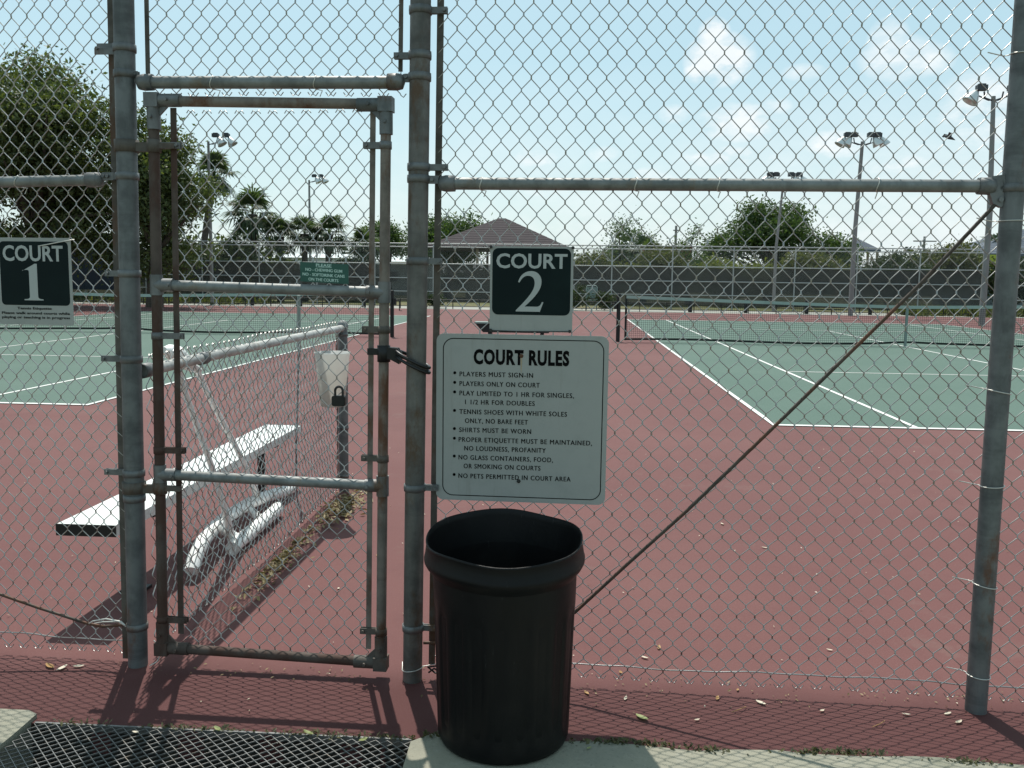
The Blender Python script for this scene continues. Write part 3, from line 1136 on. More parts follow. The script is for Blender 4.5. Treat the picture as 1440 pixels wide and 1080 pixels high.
mb.lathe([(0, .006), (.005, .005), (.007, .001), (.0075, 0)], n=6, smooth=False)
V = mb.v[0]
mb.v[0] = np.stack([CX(383) + V[:, 0], yf - V[:, 2], CZ(943) + V[:, 1]], 1)
mb.build('bolt', 'boltdark', sg)
MB().prism([(CX(384), CZ(462)), (CX(390), CZ(462)), (CX(389), CZ(505)), (CX(387), CZ(528)), (CX(385), CZ(505))], yf - .0004, yf - .0001).build('rust_streak', 'streak', sg)

# numerals as outlines (unit: height 1)
def bez(p0, p1, p2, p3, n=8):
    out_ = []
    for i in range(1, n + 1):
        t_ = i / n
        a = (1 - t_) ** 3; b_ = 3 * (1 - t_) ** 2 * t_; c_ = 3 * (1 - t_) * t_ * t_; d_ = t_ ** 3
        out_.append((a * p0[0] + b_ * p1[0] + c_ * p2[0] + d_ * p3[0], a * p0[1] + b_ * p1[1] + c_ * p2[1] + d_ * p3[1]))
    return out_


def path(start, segs):
    P = [start]
    for s_ in segs:
        if len(s_) == 1:
            P.append(s_[0])
        else:
            P += bez(P[-1], *s_)
    return P


TWO = path((.05, .73), [((.10, .92), (.24, 1.0), (.38, 1.0)), ((.52, 1.0), (.635, .90), (.635, .74)), ((.635, .55), (.50, .38), (.22, .125)),
                        [(.50, .125)], ((.585, .125), (.615, .15), (.655, .245)), [(.69, .235)], [(.60, -.01)], [(.585, .0)], [(0, 0)], [(0, .03)],
                        ((.30, .33), (.465, .52), (.465, .70)), ((.465, .82), (.40, .885), (.30, .885)), ((.21, .885), (.14, .83), (.085, .715))])
ONE = path((.02, .80), [[(.36, 1.0)], [(.42, 1.0)], [(.42, .12)], ((.42, .05), (.46, .035), (.56, .03)), [(.56, 0)], [(.05, 0)], [(.05, .03)],
                        ((.17, .035), (.20, .05), (.20, .12)), [(.20, .78)], ((.20, .84), (.15, .84), (.03, .82))])


def poly_tri(mb_, pts, y_, th):
    """concave outline, triangulated, slightly proud"""
    from mathutils.geometry import tessellate_polygon
    tr_ = tessellate_polygon([[Vector((a, b_, 0)) for a, b_ in pts]])
    v_ = [(a, y_ - th, b_) for a, b_ in pts]
    fs = []
    for t3 in tr_:
        a, b_, c_ = [Vector((v_[i][0], v_[i][2], 0)) for i in t3]
        fs.append(tuple(t3) if (b_ - a).cross(c_ - a).z > 0 else tuple(t3[::-1]))
    nn = len(pts)
    mb_.add(v_ + [(a, y_, b_) for a, b_ in pts], fs + [(i, (i + 1) % nn, (i + 1) % nn + nn, i + nn) for i in range(nn)])


def number_sign(root, px0, px1, pz0, pz1, gx0, gx1, gz0, gz1, word, num, numbox, y_, radius=.02):
    MB().prism(rounded(px0, pz0, px1, pz1, .007, 4), y_ - .002, y_).build('sign_plate', 'signwhite', root)
    MB().prism(rounded(gx0, gz0, gx1, gz1, radius), y_ - .0026, y_ - .0022).build('sign_panel', 'signgreen', root)
    lettering('COURT', *word, y_ - .0028, 'signletter', root, .022)
    a, b_, c_, d_ = numbox
    mb_ = MB()
    w_ = max(p[0] for p in num) - min(p[0] for p in num)
    xm = min(p[0] for p in num)
    poly_tri(mb_, [(a + (p[0] - xm) / w_ * (b_ - a), c_ + p[1] * (d_ - c_)) for p in num], y_ - .0028, .0005)
    mb_.build('numeral', 'signletter', root)


s2 = sroot('court_number_sign', 'dark green COURT 2 sign on a pale plate, just above the rules sign')
px0, px1, pz0, pz1 = -.270, .005, 1.2265, 1.507
kx = (px1 - px0) / 530
kz = (pz1 - pz0) / 528
QX = lambda c: px0 + (c - 370) * kx
QZ = lambda c: pz1 - (c - 497) * kz
number_sign(s2, px0, px1, pz0, pz1, QX(385), QX(884), QZ(920), QZ(508), (QX(410), QX(862), QZ(629), QZ(538)), TWO, (QX(538), QX(714), QZ(899), QZ(648)), SY)
for a, b_ in ((375, 502), (895, 502), (378, 1018), (885, 1018)):
    MB().tube([(QX(a), SY - .010, QZ(b_)), (QX(a), SY + .012, QZ(b_))], .0055, 6).build('bolt', 'boltdark', s2)
MB().tube([(QX(378), SY - .006, QZ(1020)), (QX(560), SY - .007, QZ(1023)), (QX(885), SY - .006, QZ(1019))], .0016, 5).build('tie_wire', 'boltdark', s2)

s1 = sroot('court_number_sign', 'dark green COURT 1 sign with small etiquette lettering, hung on the left of the fence')
px0, px1, pz0, pz1 = -2.0, -1.727, 1.219, 1.520
k = (px1 - px0) / 575
k6 = .000400
QX1 = lambda c: px1 - (600 - c) * .000410
QZ1 = lambda c: pz1 - (c - 200) * .000398
number_sign(s1, px0, px1, pz0, pz1, px0 + .012, -1.737, QZ1(785), QZ1(232), (px0 + .024, QX1(530), QZ1(398), QZ1(262)), ONE, (QX1(160), QX1(340), QZ1(742), QZ1(424)), SY, .015)
lettering('Tennis Etiquette', QX1(100), QX1(408), QZ1(822), QZ1(800), SY - .0024, 'ink', s1, .01)
lettering('Please walk around courts while', px0 + .010, QX1(568), QZ1(864), QZ1(842), SY - .0024, 'ink', s1, .01)
lettering('playing or teaching is in progress', px0 + .010, QX1(568), QZ1(901), QZ1(879), SY - .0024, 'ink', s1, .01)
MB().tube([(-1.84, SY - .006, 1.492), (-1.79, SY - .012, 1.500), (-1.75, SY - .010, 1.508), (-1.725, SY - .004, 1.513), (-1.72, SY + .01, 1.515)], .0018, 6).build('tie_wire', 'tie', s1)

pl = sroot('notice_placard', 'small green notice about gum and cans resting on the middle rail of the gate')
a0, a1, b0, b1 = -.913, -.747, 1.383, 1.449
yp = .006


def tiltz(o_):
    for v_ in o_.data.vertices:
        v_.co.z += -.045 * (v_.co.x - a0)


objs = [MB().prism([(a0, b0), (a0, b1), (a1, b1), (a1, b0)], yp - .002, yp).build('placard_plate', 'placard', pl)]
w_ = a1 - a0
h_ = b1 - b0
for t_, fx0, fx1, fy in (("PLEASE", .33, .65, .80), ("NO - CHEWING GUM", .11, .87, .555), ("NO - SOFTDRINK CANS", .05, .92, .31), ("ON THE COURTS", .17, .79, .07)):
    objs.append(lettering(t_, a0 + fx0 * w_, a0 + fx1 * w_, b0 + fy * h_, b0 + (fy + .155) * h_, yp - .0022, 'placardletter', pl, .01))
objs.append(MB().prism([(a0 + .33 * w_, b0 + .765 * h_), (a0 + .33 * w_, b0 + .78 * h_), (a0 + .65 * w_, b0 + .78 * h_), (a0 + .65 * w_, b0 + .765 * h_)], yp - .0028, yp - .0022).build('underline', 'placardletter', pl))
for o_ in objs:
    tiltz(o_)

# ================================================================== BLACK BIN
def can_fn(p, a, r, z):
    x, y, zz = p
    t_ = max(0, min(1, (z - .45) / .15))
    # the mouth is a little oval and its back edge rides up
    zz += t_ * (.028 * (math.sin(a) + 1) / 2 * 1.7 + .004 * math.sin(3 * a + 1) + .003 * math.sin(5 * a))
    x *= 1 + .012 * t_ * math.cos(2 * a)
    x += t_ * -.004
    return np.array([x, y, zz])


def can_body(p, a, r, z):
    f_ = 1.0
    if .05 < z < .43:
        e = min(1, (z - .05) / .03, (.43 - z) / .03)
        f_ = 1 - .026 * e * (0.5 + 0.5 * math.tanh(4 * math.cos(a * 20)))
    p = np.array([p[0] * f_, p[1] * f_, p[2]])
    return can_fn(p, a, r, z)


can = thing('rubbish_bin', 'large black plastic rubbish bin with an open buckled rim, standing below the rules sign', 'bin', (-.181, 2.640, .012))
mb = MB()
prof = [(0, .0), (.168, .0), (.193, .006), (.199, .02), (.201, .05)] + [(.201 + (.2155 - .201) * (z - .05) / .47, z) for z in np.linspace(.07, .52, 16)]
mb.lathe(prof, n=132, fn=can_body)
mb.build('bin_body', 'can', can)
mb = MB()
prof = [(.2150, .512), (.2200, .520), (.2330, .534), (.2385, .544), (.2390, .550), (.2365, .556), (.2330, .575), (.2300, .590), (.2315, .594), (.2318, .599), (.2285, .601), (.2255, .598), (.2240, .585), (.2130, .52)]
mb.lathe(prof, n=96, fn=can_fn)
mb.build('rim', 'can', can)
mb = MB()
mb.lathe([(.2130, .52)] + [(.2125 - (.2125 - .196) * (.52 - z) / .5, z) for z in (.5, .4, .3, .2, .1, .03)] + [(.0, .028)], n=96, fn=can_fn)
mb.build('inner_wall', 'can', can)
# ================================================================== GRATE
gr = MB()
cwx, cwy = .036, .0185
zt = .004
Vs = []
Fs = []
nv = 0
ny = int((2.585 - 1.45) / cwy)
nxg = int((PX1 - PX0 - .03) / (cwx / 2)) + 1
for j in range(ny + 1):
    yb = 2.578 - j * cwy
    P = []
    for i in range(nxg + 1):
        s_ = 1 if (i + j) % 2 == 0 else -1
        xx = PX0 + .015 + i * cwx / 2
        P.append((xx, yb + s_ * cwy / 2 * .93 + .004 * math.sin(xx * 2.5), zt - .006 * math.sin((yb - 1.4) * 3) * 0))
    P = np.array(P)
    ww, hh = .0014, .0045
    ring = np.stack([P + (0, -ww, 0), P + (0, ww, 0), P + (0, ww * .6, -hh), P + (0, -ww * .6, -hh)], 1).reshape(-1, 3)
    m_ = len(P)
    a = np.arange(m_ - 1)[:, None] * 4 + np.arange(4)[None, :]
    b_ = np.arange(m_ - 1)[:, None] * 4 + (np.arange(4)[None, :] + 1) % 4
    Fs.append(np.stack([a, a + 4, b_ + 4, b_], -1).reshape(-1, 4) + nv)
    Vs.append(ring)
    nv += len(ring)
grate = thing('drain_grate', 'expanded metal grate over the dark drain pit at the gate threshold', 'grate', (-1.05, 2.0, 0))
mesh_np('grate_mesh', np.concatenate(Vs) - np.array([-1.05, 2.0, 0]), np.concatenate(Fs), 'grate', grate)
MB().box((0, .595, -.006), (PX1 - PX0 - .02, .008, .022)).build('grate_frame', 'grate', grate)

# ================================================================== WAIST FENCE
wf = thing('low_fence', 'waist high chain link fence running back from the left gate post', 'fence', (-1.475, 3.1, 0))


def wpart(mb, name, mat_):
    return mb.build(name, mat_, wf, ) if False else _shift(mb, name, mat_)


def _shift(mb, name, mat_):
    mb.v = [v_ - np.array([-1.475, 3.1, 0]) for v_ in mb.v]
    return mb.build(name, mat_, wf)


mb = MB()
mb.tube([(-1.466, 5.77, 0), (-1.466, 5.77, 1.085)], .031, 20)
wpart(mb, 'post', 'post')
mb = MB()
mb.lathe([(.034, 1.07), (.036, 1.075), (.036, 1.09), (.030, 1.105), (.016, 1.118), (0, 1.122)], (-1.466, 5.77, 0), 20)
wpart(mb, 'post_cap', 'rail')
wpart(MB().tube([(-1.500, 3.085, 1.060), (-1.492, 3.8, 1.066), (-1.482, 4.6, 1.068), (-1.466, 5.74, 1.070)], .0215, 18), 'rail', 'lowrail')
for y_ in (3.10, 3.60):
    mb = MB()
    mb.lathe([(.0208, -.03), (.026, -.03), (.0265, .0), (.026, .03), (.0208, .03)], n=18)
    V = mb.v[0]
    mb.v[0] = np.stack([V[:, 0] - 1.496, V[:, 2] + y_, V[:, 1] + 1.062], 1)
    wpart(mb, 'rail_sleeve', 'band')
for y_, zt_ in ((5.70, 1.07),):
    mb = MB()
    mb.box((-1.486, y_, .56), (.005, .018, 1.04))
    wpart(mb, 'tension_bar', 'bar')
for z in (.1, .42, .75, 1.03):
    mb = MB()
    mb.lathe([(.0312, -.011), (.0338, -.011), (.0338, .011), (.0312, .011)], (-1.466, 5.77, z), 20)
    mb.box((-1.482, 5.72, z), (.012, .06, .02))
    wpart(mb, 'post_band', 'band')
V, F = chain_mesh(3.13, 5.70, .03, 1.115, .060, .0795, seed=21, warp=.005)
V = np.stack([-1.508 + (V[:, 0] - 3.13) * .009 + V[:, 1] * 1.3, V[:, 0], V[:, 2]], 1)
mesh_np('chain_link_mesh', V - np.array([-1.475, 3.1, 0]), F, 'wire', wf, True)

# ================================================================== BENCH
bench = thing('bench', 'white aluminium plank bench beside the low fence', 'bench', (-1.91, 4.66, 0))
# five-ribbed plank, profile in x,z extruded along y
pf = []
xs_ = np.linspace(-.122, .122, 26)
for i, x in enumerate(xs_):
    pf.append((x, .405 - (.0022 if i % 5 == 4 else 0)))
pf += [(.122, .360), (.112, .360), (.112, .385), (-.112, .385), (-.112, .360), (-.122, .360)]
n = len(pf)
mb = MB()
v = [(x, -1.25, z) for x, z in pf] + [(x, 1.25, z) for x, z in pf]
mb.add(v, [(i, (i + 1) % n, (i + 1) % n + n, i + n)[::-1] for i in range(n)])
mb.build('seat_plank', 'bench', bench)
for s_ in (-1, 1):
    MB().box((0, s_ * 1.2515, .3825), (.246, .006, .047)).build('end_cap', 'blacksteel', bench)
for yy in (-.86, .80):
    mb = MB()
    mb.tube([(0, yy, .012), (0, yy, .345)], .024, 14)
    mb.box((0, yy, .348), (.21, .05, .014))
    mb.box((0, yy, .006), (.10, .10, .012))
    mb.build('leg', 'blacksteel', bench)

# white tubular court squeegee / roller frame behind the low fence
sq = thing('court_roller', 'white tubular drag frame with two long arms leaning on the low fence', 'court roller', (-1.75, 4.6, 0))


def sqp(mb, name, mat_='pvc'):
    mb.v = [v_ - np.array([-1.75, 4.6, 0]) for v_ in mb.v]
    return mb.build(name, mat_, sq)


sqp(MB().tube([(-1.71, 3.93, .05), (-1.715, 3.99, .10), (-1.73, 4.10, .135), (-1.76, 4.30, .14), (-1.78, 4.55, .14), (-1.785, 4.9, .125), (-1.78, 5.2, .095), (-1.765, 5.40, .07), (-1.75, 5.55, .06)], .034, 14), 'tube')
sqp(MB().tube([(-1.66, 4.30, .045), (-1.665, 4.36, .052), (-1.67, 4.7, .05), (-1.68, 5.02, .052), (-1.69, 5.10, .048)], .036, 14), 'tube')
sqp(MB().tube([(-1.665, 4.42, .055), (-1.72, 4.40, .10), (-1.77, 4.38, .135)], .024, 10), 'connector')
sqp(MB().tube([(-1.675, 4.80, .055), (-1.73, 4.82, .085), (-1.78, 4.84, .12)], .024, 10), 'connector')
for (a, b_) in (((-1.70, 4.40, .06), (-1.585, 3.58, 1.04)), ((-1.78, 5.02, .12), (-1.60, 3.82, .985))):
    P = [tuple(np.array(a) + (np.array(b_) - np.array(a)) * t_ + np.array([.012 * math.sin(t_ * 5), 0, 0])) for t_ in np.linspace(0, 1, 8)]
    sqp(MB().tube(P, [.022, .02, .016, .0145, .014, .0135, .013, .013], 10), 'arm')
sqp(MB().tube([(-1.565, 3.40, 1.11), (-1.568, 3.46, 1.10), (-1.57, 3.52, 1.085), (-1.575, 3.58, 1.06), (-1.585, 3.66, 1.03), (-1.595, 3.80, .99)], [.012, .028, .036, .034, .026, .014], 14), 'handle')

# thin metal pole with pale grip
pol = thing('handle_pole', 'thin grey metal pole with a pale grip propped up behind the low fence', 'pole', (-1.78, 5.75, 0))
MB().tube([(0, 0, 0), (.02, -.04, .40), (.06, -.09, .92)], .0065, 8).build('shaft', 'band', pol)
MB().tube([(.06, -.09, .92), (.075, -.13, 1.28)], .0115, 8).build('grip', 'strap', pol)

# plastic pail strapped to the low fence's end post
pail = thing('plastic_pail', 'frosted white plastic pail hung on the low fence close to its end post', 'pail', (-1.400, 5.26, .636))
mb = MB()
mb.lathe([(0, .004), (.070, .004), (.074, .0), (.107, .325), (.112, .330), (.112, .338), (.104, .338), (.071, .010), (0, .010)], n=32)
mb.build('pail_body', 'pail', pail)
MB().tube([(-.101, 0, .315), (-.088, 0, .40), (-.070, 0, .455), (-.085, 0, .462), (-.105, 0, .40), (-.112, 0, .30)], .0022, 6).build('hanger_wire', 'tie', pail)
pail.scale = (.95, .95, .95)

# ================================================================== NETS
def net(x_post, y, d, label, near=True):
    """tennis net from x_post, running in direction d (+1 right, -1 left)"""
    W_ = 12.80
    root = thing('tennis_net', label, 'tennis net', (x_post, y, 0))
    for k_, sx_ in enumerate((0, W_)):
        mb = MB()
        mb.tube([(d * sx_, 0, 0), (d * sx_, 0, 1.075)], .046, 14)
        mb.lathe([(.05, 1.06), (.052, 1.07), (.05, 1.085), (0, 1.09)], (d * sx_, 0, 0), 14)
        mb.build('net_post', 'blacksteel', root)
    # winder
    mb = MB()
    mb.box((-d * .07, -.03, .83), (.07, .09, .16))
    mb.tube([(-d * .10, -.03, .86), (-d * .18, -.03, .86), (-d * .18, -.03, .62), (-d * .24, -.03, .62)], .012, 8)
    mb.build('winder', 'blacksteel', root)
    ntop = lambda s_: .914 + (1.06 - .914) * (abs(s_ - W_ / 2) / (W_ / 2)) ** 1.25
    nbot = lambda s_: .035 + .02 * math.sin(s_ * 1.1) + .03 * math.exp(-((s_ - W_ / 2) / .5) ** 2)
    xa_, xb_ = .17, W_ - .17
    mb = MB()
    S = np.linspace(xa_, xb_, 60)
    for y_ in (-.008, .008):
        pass
    V_ = []
    for s_ in S:
        zt_ = ntop(s_)
        V_ += [(d * s_, -.010, zt_ - .068), (d * s_, -.006, zt_), (d * s_, .006, zt_), (d * s_, .010, zt_ - .068)]
    F_ = [(i * 4 + k_, i * 4 + k_ + 1, (i + 1) * 4 + k_ + 1, (i + 1) * 4 + k_) for i in range(59) for k_ in range(3)]
    mb.add(V_, F_)
    mb.build('headband', 'headband', root)
    # side tapes and bottom tape
    mb = MB()
    for s_ in (xa_, xb_):
        mb.box((d * s_, 0, (ntop(s_) + .03) / 2), (.05, .012, ntop(s_) - .04))
    V_ = []
    for s_ in S:
        z_ = nbot(s_)
        V_ += [(d * s_, -.007, z_), (d * s_, -.007, z_ + .042), (d * s_, .007, z_ + .042), (d * s_, .007, z_)]
    F_ = [(i * 4 + k_, i * 4 + (k_ + 1) % 4, (i + 1) * 4 + (k_ + 1) % 4, (i + 1) * 4 + k_) for i in range(59) for k_ in range(4)]
    mb.add(V_, F_)
    mb.build('net_tape', 'netcord', root)
    # netting
    mb = MB()
    r_ = .0024
    V_ = []
    F_ = []
    nv_ = 0
    for s_ in np.arange(xa_ + .045, xb_, .045):
        a_, b2 = nbot(s_) + .04, ntop(s_) - .06
        for (q, w) in ((-r_, 0), (r_, 0)):
            pass
        V_ += [(d * (s_ - r_), -.002, a_), (d * (s_ + r_), -.002, a_), (d * s_, .003, a_), (d * (s_ - r_), -.002, b2), (d * (s_ + r_), -.002, b2), (d * s_, .003, b2)]
        F_ += [(nv_ + i, nv_ + (i + 1) % 3, nv_ + 3 + (i + 1) % 3, nv_ + 3 + i) for i in range(3)]
        nv_ += 6
    for j in range(1, 20):
        t_ = j / 20
        for i in range(len(S) - 1):
            s0_, s1_ = S[i], S[i + 1]
            z0_ = nbot(s0_) + (ntop(s0_) - nbot(s0_)) * t_
            z1_ = nbot(s1_) + (ntop(s1_) - nbot(s1_)) * t_
            V_ += [(d * s0_, -.002, z0_ - r_), (d * s0_, -.002, z0_ + r_), (d * s0_, .003, z0_), (d * s1_, -.002, z1_ - r_), (d * s1_, -.002, z1_ + r_), (d * s1_, .003, z1_)]
            F_ += [(nv_ + k_, nv_ + (k_ + 1) % 3, nv_ + 3 + (k_ + 1) % 3, nv_ + 3 + k_) for k_ in range(3)]
            nv_ += 6
    mb.add(V_, F_)
    mb.build('netting', 'netcord', root)
    c_ = W_ / 2
    mb = MB()
    mb.box((d * c_, -.014, .46), (.055, .006, .92))
    mb.box((d * c_, .014, .46), (.055, .006, .92))
    mb.box((d * c_, 0, .921), (.055, .034, .006))
    mb.build('centre_strap', 'strap', root)


net(1.081, 20.82, 1, 'tennis net of the right hand court with pale headband and centre strap')
net(-4.186, 21.12, -1, 'tennis net of the left hand court, its crank post seen beside the gate')

# low black bench by the net posts, mostly behind the COURT 2 sign
mid = thing('courtside_bench', 'low dark bench with pale green top, mostly hidden behind the COURT 2 sign', 'bench', (-1.25, 20.9, 0))
MB().box((0, 0, .385), (1.9, .42, .035)).build('seat', 'strap', mid)
MB().prism([(-.93, .365), (.93, .365), (.75, .17), (-.75, .17)], -.18, .18).build('seat_box', 'blacksteel', mid)
for s_ in (-.6, .6):
    MB().box((s_, 0, .085), (.08, .3, .17)).build('leg', 'blacksteel', mid)

# ================================================================== FAR FENCES
def far_fence(x0_, x1_, y, label, screen=True, name='windscreen_fence'):
    root = thing(name, label, 'fence', ((x0_ + x1_) / 2, y, 0))
    cx = (x0_ + x1_) / 2
    n_ = int((x1_ - x0_) / 3.0)
    proto = None
    for i in range(n_ + 1):
        xx = x0_ + (x1_ - x0_) * i / n_ - cx
        if proto is None:
            proto = MB().tube([(0, 0, -.03), (0, 0, 3.12)], .035, 8).build('post', 'farsteel', root)
            proto.location = (xx, 0, 0)
        else:
            c = proto.copy()
            COL.objects.link(c)
            c.location = (xx, 0, 0)
    hw = (x1_ - x0_) / 2
    for z in (3.10, 2.93, 2.09, 1.37, .69):
        MB().tube([(-hw, -.045, z), (hw, -.045, z)], .030 if z > 2 else .032, 6).build('rail', 'farsteel', root)
    # fabric: crossing diagonal wires
    lo, hi, step, r_ = .2, 3.1, .085, .0022
    hgt = hi - lo
    V_, F_, nv_ = [], [], 0
    for d in (1, -1):
        for k_ in range(int((2 * hw + hgt) / step)):
            s_ = -hw - hgt + k_ * step if d > 0 else -hw + k_ * step
            xa_, za_, xb_, zb_ = s_, lo, s_ + d * hgt, hi
            if d > 0 and xa_ < -hw:
                za_ += (-hw - xa_); xa_ = -hw
            if d > 0 and xb_ > hw:
                zb_ -= (xb_ - hw); xb_ = hw
            if d < 0 and xb_ < -hw:
                zb_ -= (-hw - xb_); xb_ = -hw
            if d < 0 and xa_ > hw:
                za_ += (xa_ - hw); xa_ = hw
            if zb_ <= za_ + .02:
                continue
            for (xx, zz) in ((xa_, za_), (xb_, zb_)):
                V_ += [(xx - r_, -.02, zz), (xx + r_, -.02, zz), (xx, -.016, zz)]
            F_ += [(nv_ + i, nv_ + (i + 1) % 3, nv_ + 3 + (i + 1) % 3, nv_ + 3 + i) for i in range(3)]
            nv_ += 6
    mesh_np('chain_link_mesh', np.array(V_), np.array(F_), 'farwire', root)
    if screen:
        # cloth panels, each its own length, gently rippled
        x = -hw
        while x < hw - .1:
            w = min(9.0, hw - x)
            V_, F_ = [], []
            nn = 24
            top_ = 2.07 + rnd.uniform(-.03, .03)
            for i in range(nn + 1):
                xx = x + .02 + (w - .04) * i / nn
                dy = .03 + .02 * math.sin(xx * 2.4) + .012 * math.sin(xx * 6.1)
                sag_ = .015 * math.sin(math.pi * ((xx * 1.0) % 1))
                V_ += [(xx, dy, .14 + sag_), (xx, dy + .01, 1.1), (xx, dy, top_ - sag_)]
            for i in range(nn):
                F_ += [(i * 3, i * 3 + 3, i * 3 + 4, i * 3 + 1), (i * 3 + 1, i * 3 + 4, i * 3 + 5, i * 3 + 2)]
            mb = MB()
            mb.add(V_, F_, True)
            mb.build('windscreen', 'windscreen', root)
            x += w
    return root


far_fence(-34, 20.0, 46.0, 'tall far fence with dark windscreens hung on pale pipes, beyond both courts')
far_fence(20.6, 44, 44.0, 'nearer bare end of the far fence at the right, without cloth', screen=False, name='far_fence')

# low black rail fence at the far edge of the courts
lf = thing('low_rail_fence', 'knee high black rail fence along the far edge of the courts', 'fence', (-2, 41.3, 0))
for z in (.40, .10):
    MB().tube([(-30, 0, z), (22, 0, z)], .018, 6).build('rail', 'blacksteel', lf)
proto = MB().tube([(0, 0, -.03), (0, 0, .42)], .022, 6).build('post', 'blacksteel', lf)
proto.location = (-30, 0, 0)
for i in range(1, 44):
    c = proto.copy()
    COL.objects.link(c)
    c.location = (-30 + i * 1.21, 0, 0)
# sturdier bollards standing along it
bol = None
for i, xx in enumerate((-21.4, -14.9, -12.6, -9.6, -6.2, 5.4, 7.9, 10.6, 13.4)):
    if bol is None:
        mb = MB()
        mb.lathe([(.09, 0), (.09, .60), (.07, .63), (0, .64)], n=10)
        bol = mb.build('bollard', 'blacksteel', None, label='short black bollard standing along the far edge of the courts', category='bollard', group='bollards at the far court edge')
        bol.location = (xx, 41.8, -.02)
    else:
        c = bol.copy()
        COL.objects.link(c)
        c.location = (xx, 41.8, -.02)


# ================================================================== FLOODLIGHTS
def lamp_head(root, x, z, aim, s=1.0):
    """bell reflector hanging from a ballast box; aim -1 faces left, +1 right"""
    mb = MB()
    mb.lathe([(0, 0), (.05, 0), (.085, -.05), (.13, -.13), (.19, -.25), (.225, -.36), (.23, -.40), (.205, -.40), (0, -.33)], n=16)
    V = mb.v[0] * s
    a = aim * .55
    V = np.stack([V[:, 0] * math.cos(a) - V[:, 2] * math.sin(a), V[:, 1], V[:, 0] * math.sin(a) + V[:, 2] * math.cos(a)], 1)
    mb.v[0] = V + np.array([x + aim * .12 * s, 0, z - .03])
    h = mb.build('lamp_head', 'lampbody', root)
    mb = MB()
    mb.box((x, 0, z + .05), (.30 * s, .2 * s, .16 * s))
    mb.box((x, 0, z + .14 * s), (.20 * s, .14 * s, .05 * s))
    mb.build('ballast', 'lampdark', root)


def floodlight(x, y, h, r, heads, arm, label, lean=0, s=1.0, armz=.0):
    root = thing('floodlight_pole', label, 'floodlight', (x, y, -.03), group='floodlight poles round the courts')
    MB().tube([(0, 0, 0), (0, 0, h * .5), (lean, 0, h)], [r * 1.25, r * 1.1, r * .8], 10).build('pole', 'pole', root)
    mb = MB()
    for sgn_ in (-1, 1):
        if not any(hh * sgn_ > 0 for hh in heads):
            continue
        mb.tube([(lean, 0, h - .15), (lean + sgn_ * arm * .3, 0, h - .1), (lean + sgn_ * arm * .55, 0, h - .05), (lean + sgn_ * arm * .62, 0, h + .15 + armz)], .025 * s, 6)
        mb.tube([(lean, 0, h - .12), (lean + sgn_ * arm * .3, 0, h - .13), (lean + sgn_ * arm, 0, h + .02), (lean + sgn_ * arm, 0, h + .2 + armz)], .022 * s, 6)
    mb.build('crossarm', 'lampdark', root)
    for hh in heads:
        lamp_head(root, lean + hh, h + .22 + armz, 1 if hh > 0 else -1, s)


floodlight(12.0, 40, 7.35, .085, (-.62, -.36, .34, .62), .6, 'floodlight pole with four heads rising right of the big green tree', lean=.1)
floodlight(14.0, 32, 7.65, .085, (-.40, .62), .5, 'thick floodlight pole with two big bell heads at the right edge', lean=-.15, s=1.1)
floodlight(9.6, 44, 6.15, .06, (-.62, -.35, .35, .7), .6, 'shorter floodlight pole standing in front of the big green tree', lean=.2)
floodlight(-16.9, 42, 7.55, .07, (.35, .85), .7, 'floodlight pole beside the leaning palm, heads pointing right', lean=.0)
floodlight(-17.4, 60, 7.7, .075, (.35, .8), .7, 'distant slim floodlight pole above the palm clump', lean=.0)


# ================================================================== TREES
def leaves(centres, per, spread, size, seed, flat=.7):
    g = np.random.default_rng(seed)
    C = np.repeat(np.asarray(centres, float), per, 0)
    n_ = len(C)
    P = C + g.normal(0, 1, (n_, 3)) * spread * np.array([1, 1, flat])
    u = g.normal(0, 1, (n_, 3))
    u /= np.linalg.norm(u, axis=1)[:, None]
    w = np.cross(u, g.normal(0, 1, (n_, 3)))
    w /= np.linalg.norm(w, axis=1)[:, None]
    s_ = size * g.uniform(.55, 1.3, n_)[:, None]
    V_ = np.stack([P - u * s_, P + w * s_ * .42, P + u * s_, P - w * s_ * .42], 1).reshape(-1, 3)
    F_ = np.arange(n_ * 4).reshape(-1, 4)
    return V_, F_


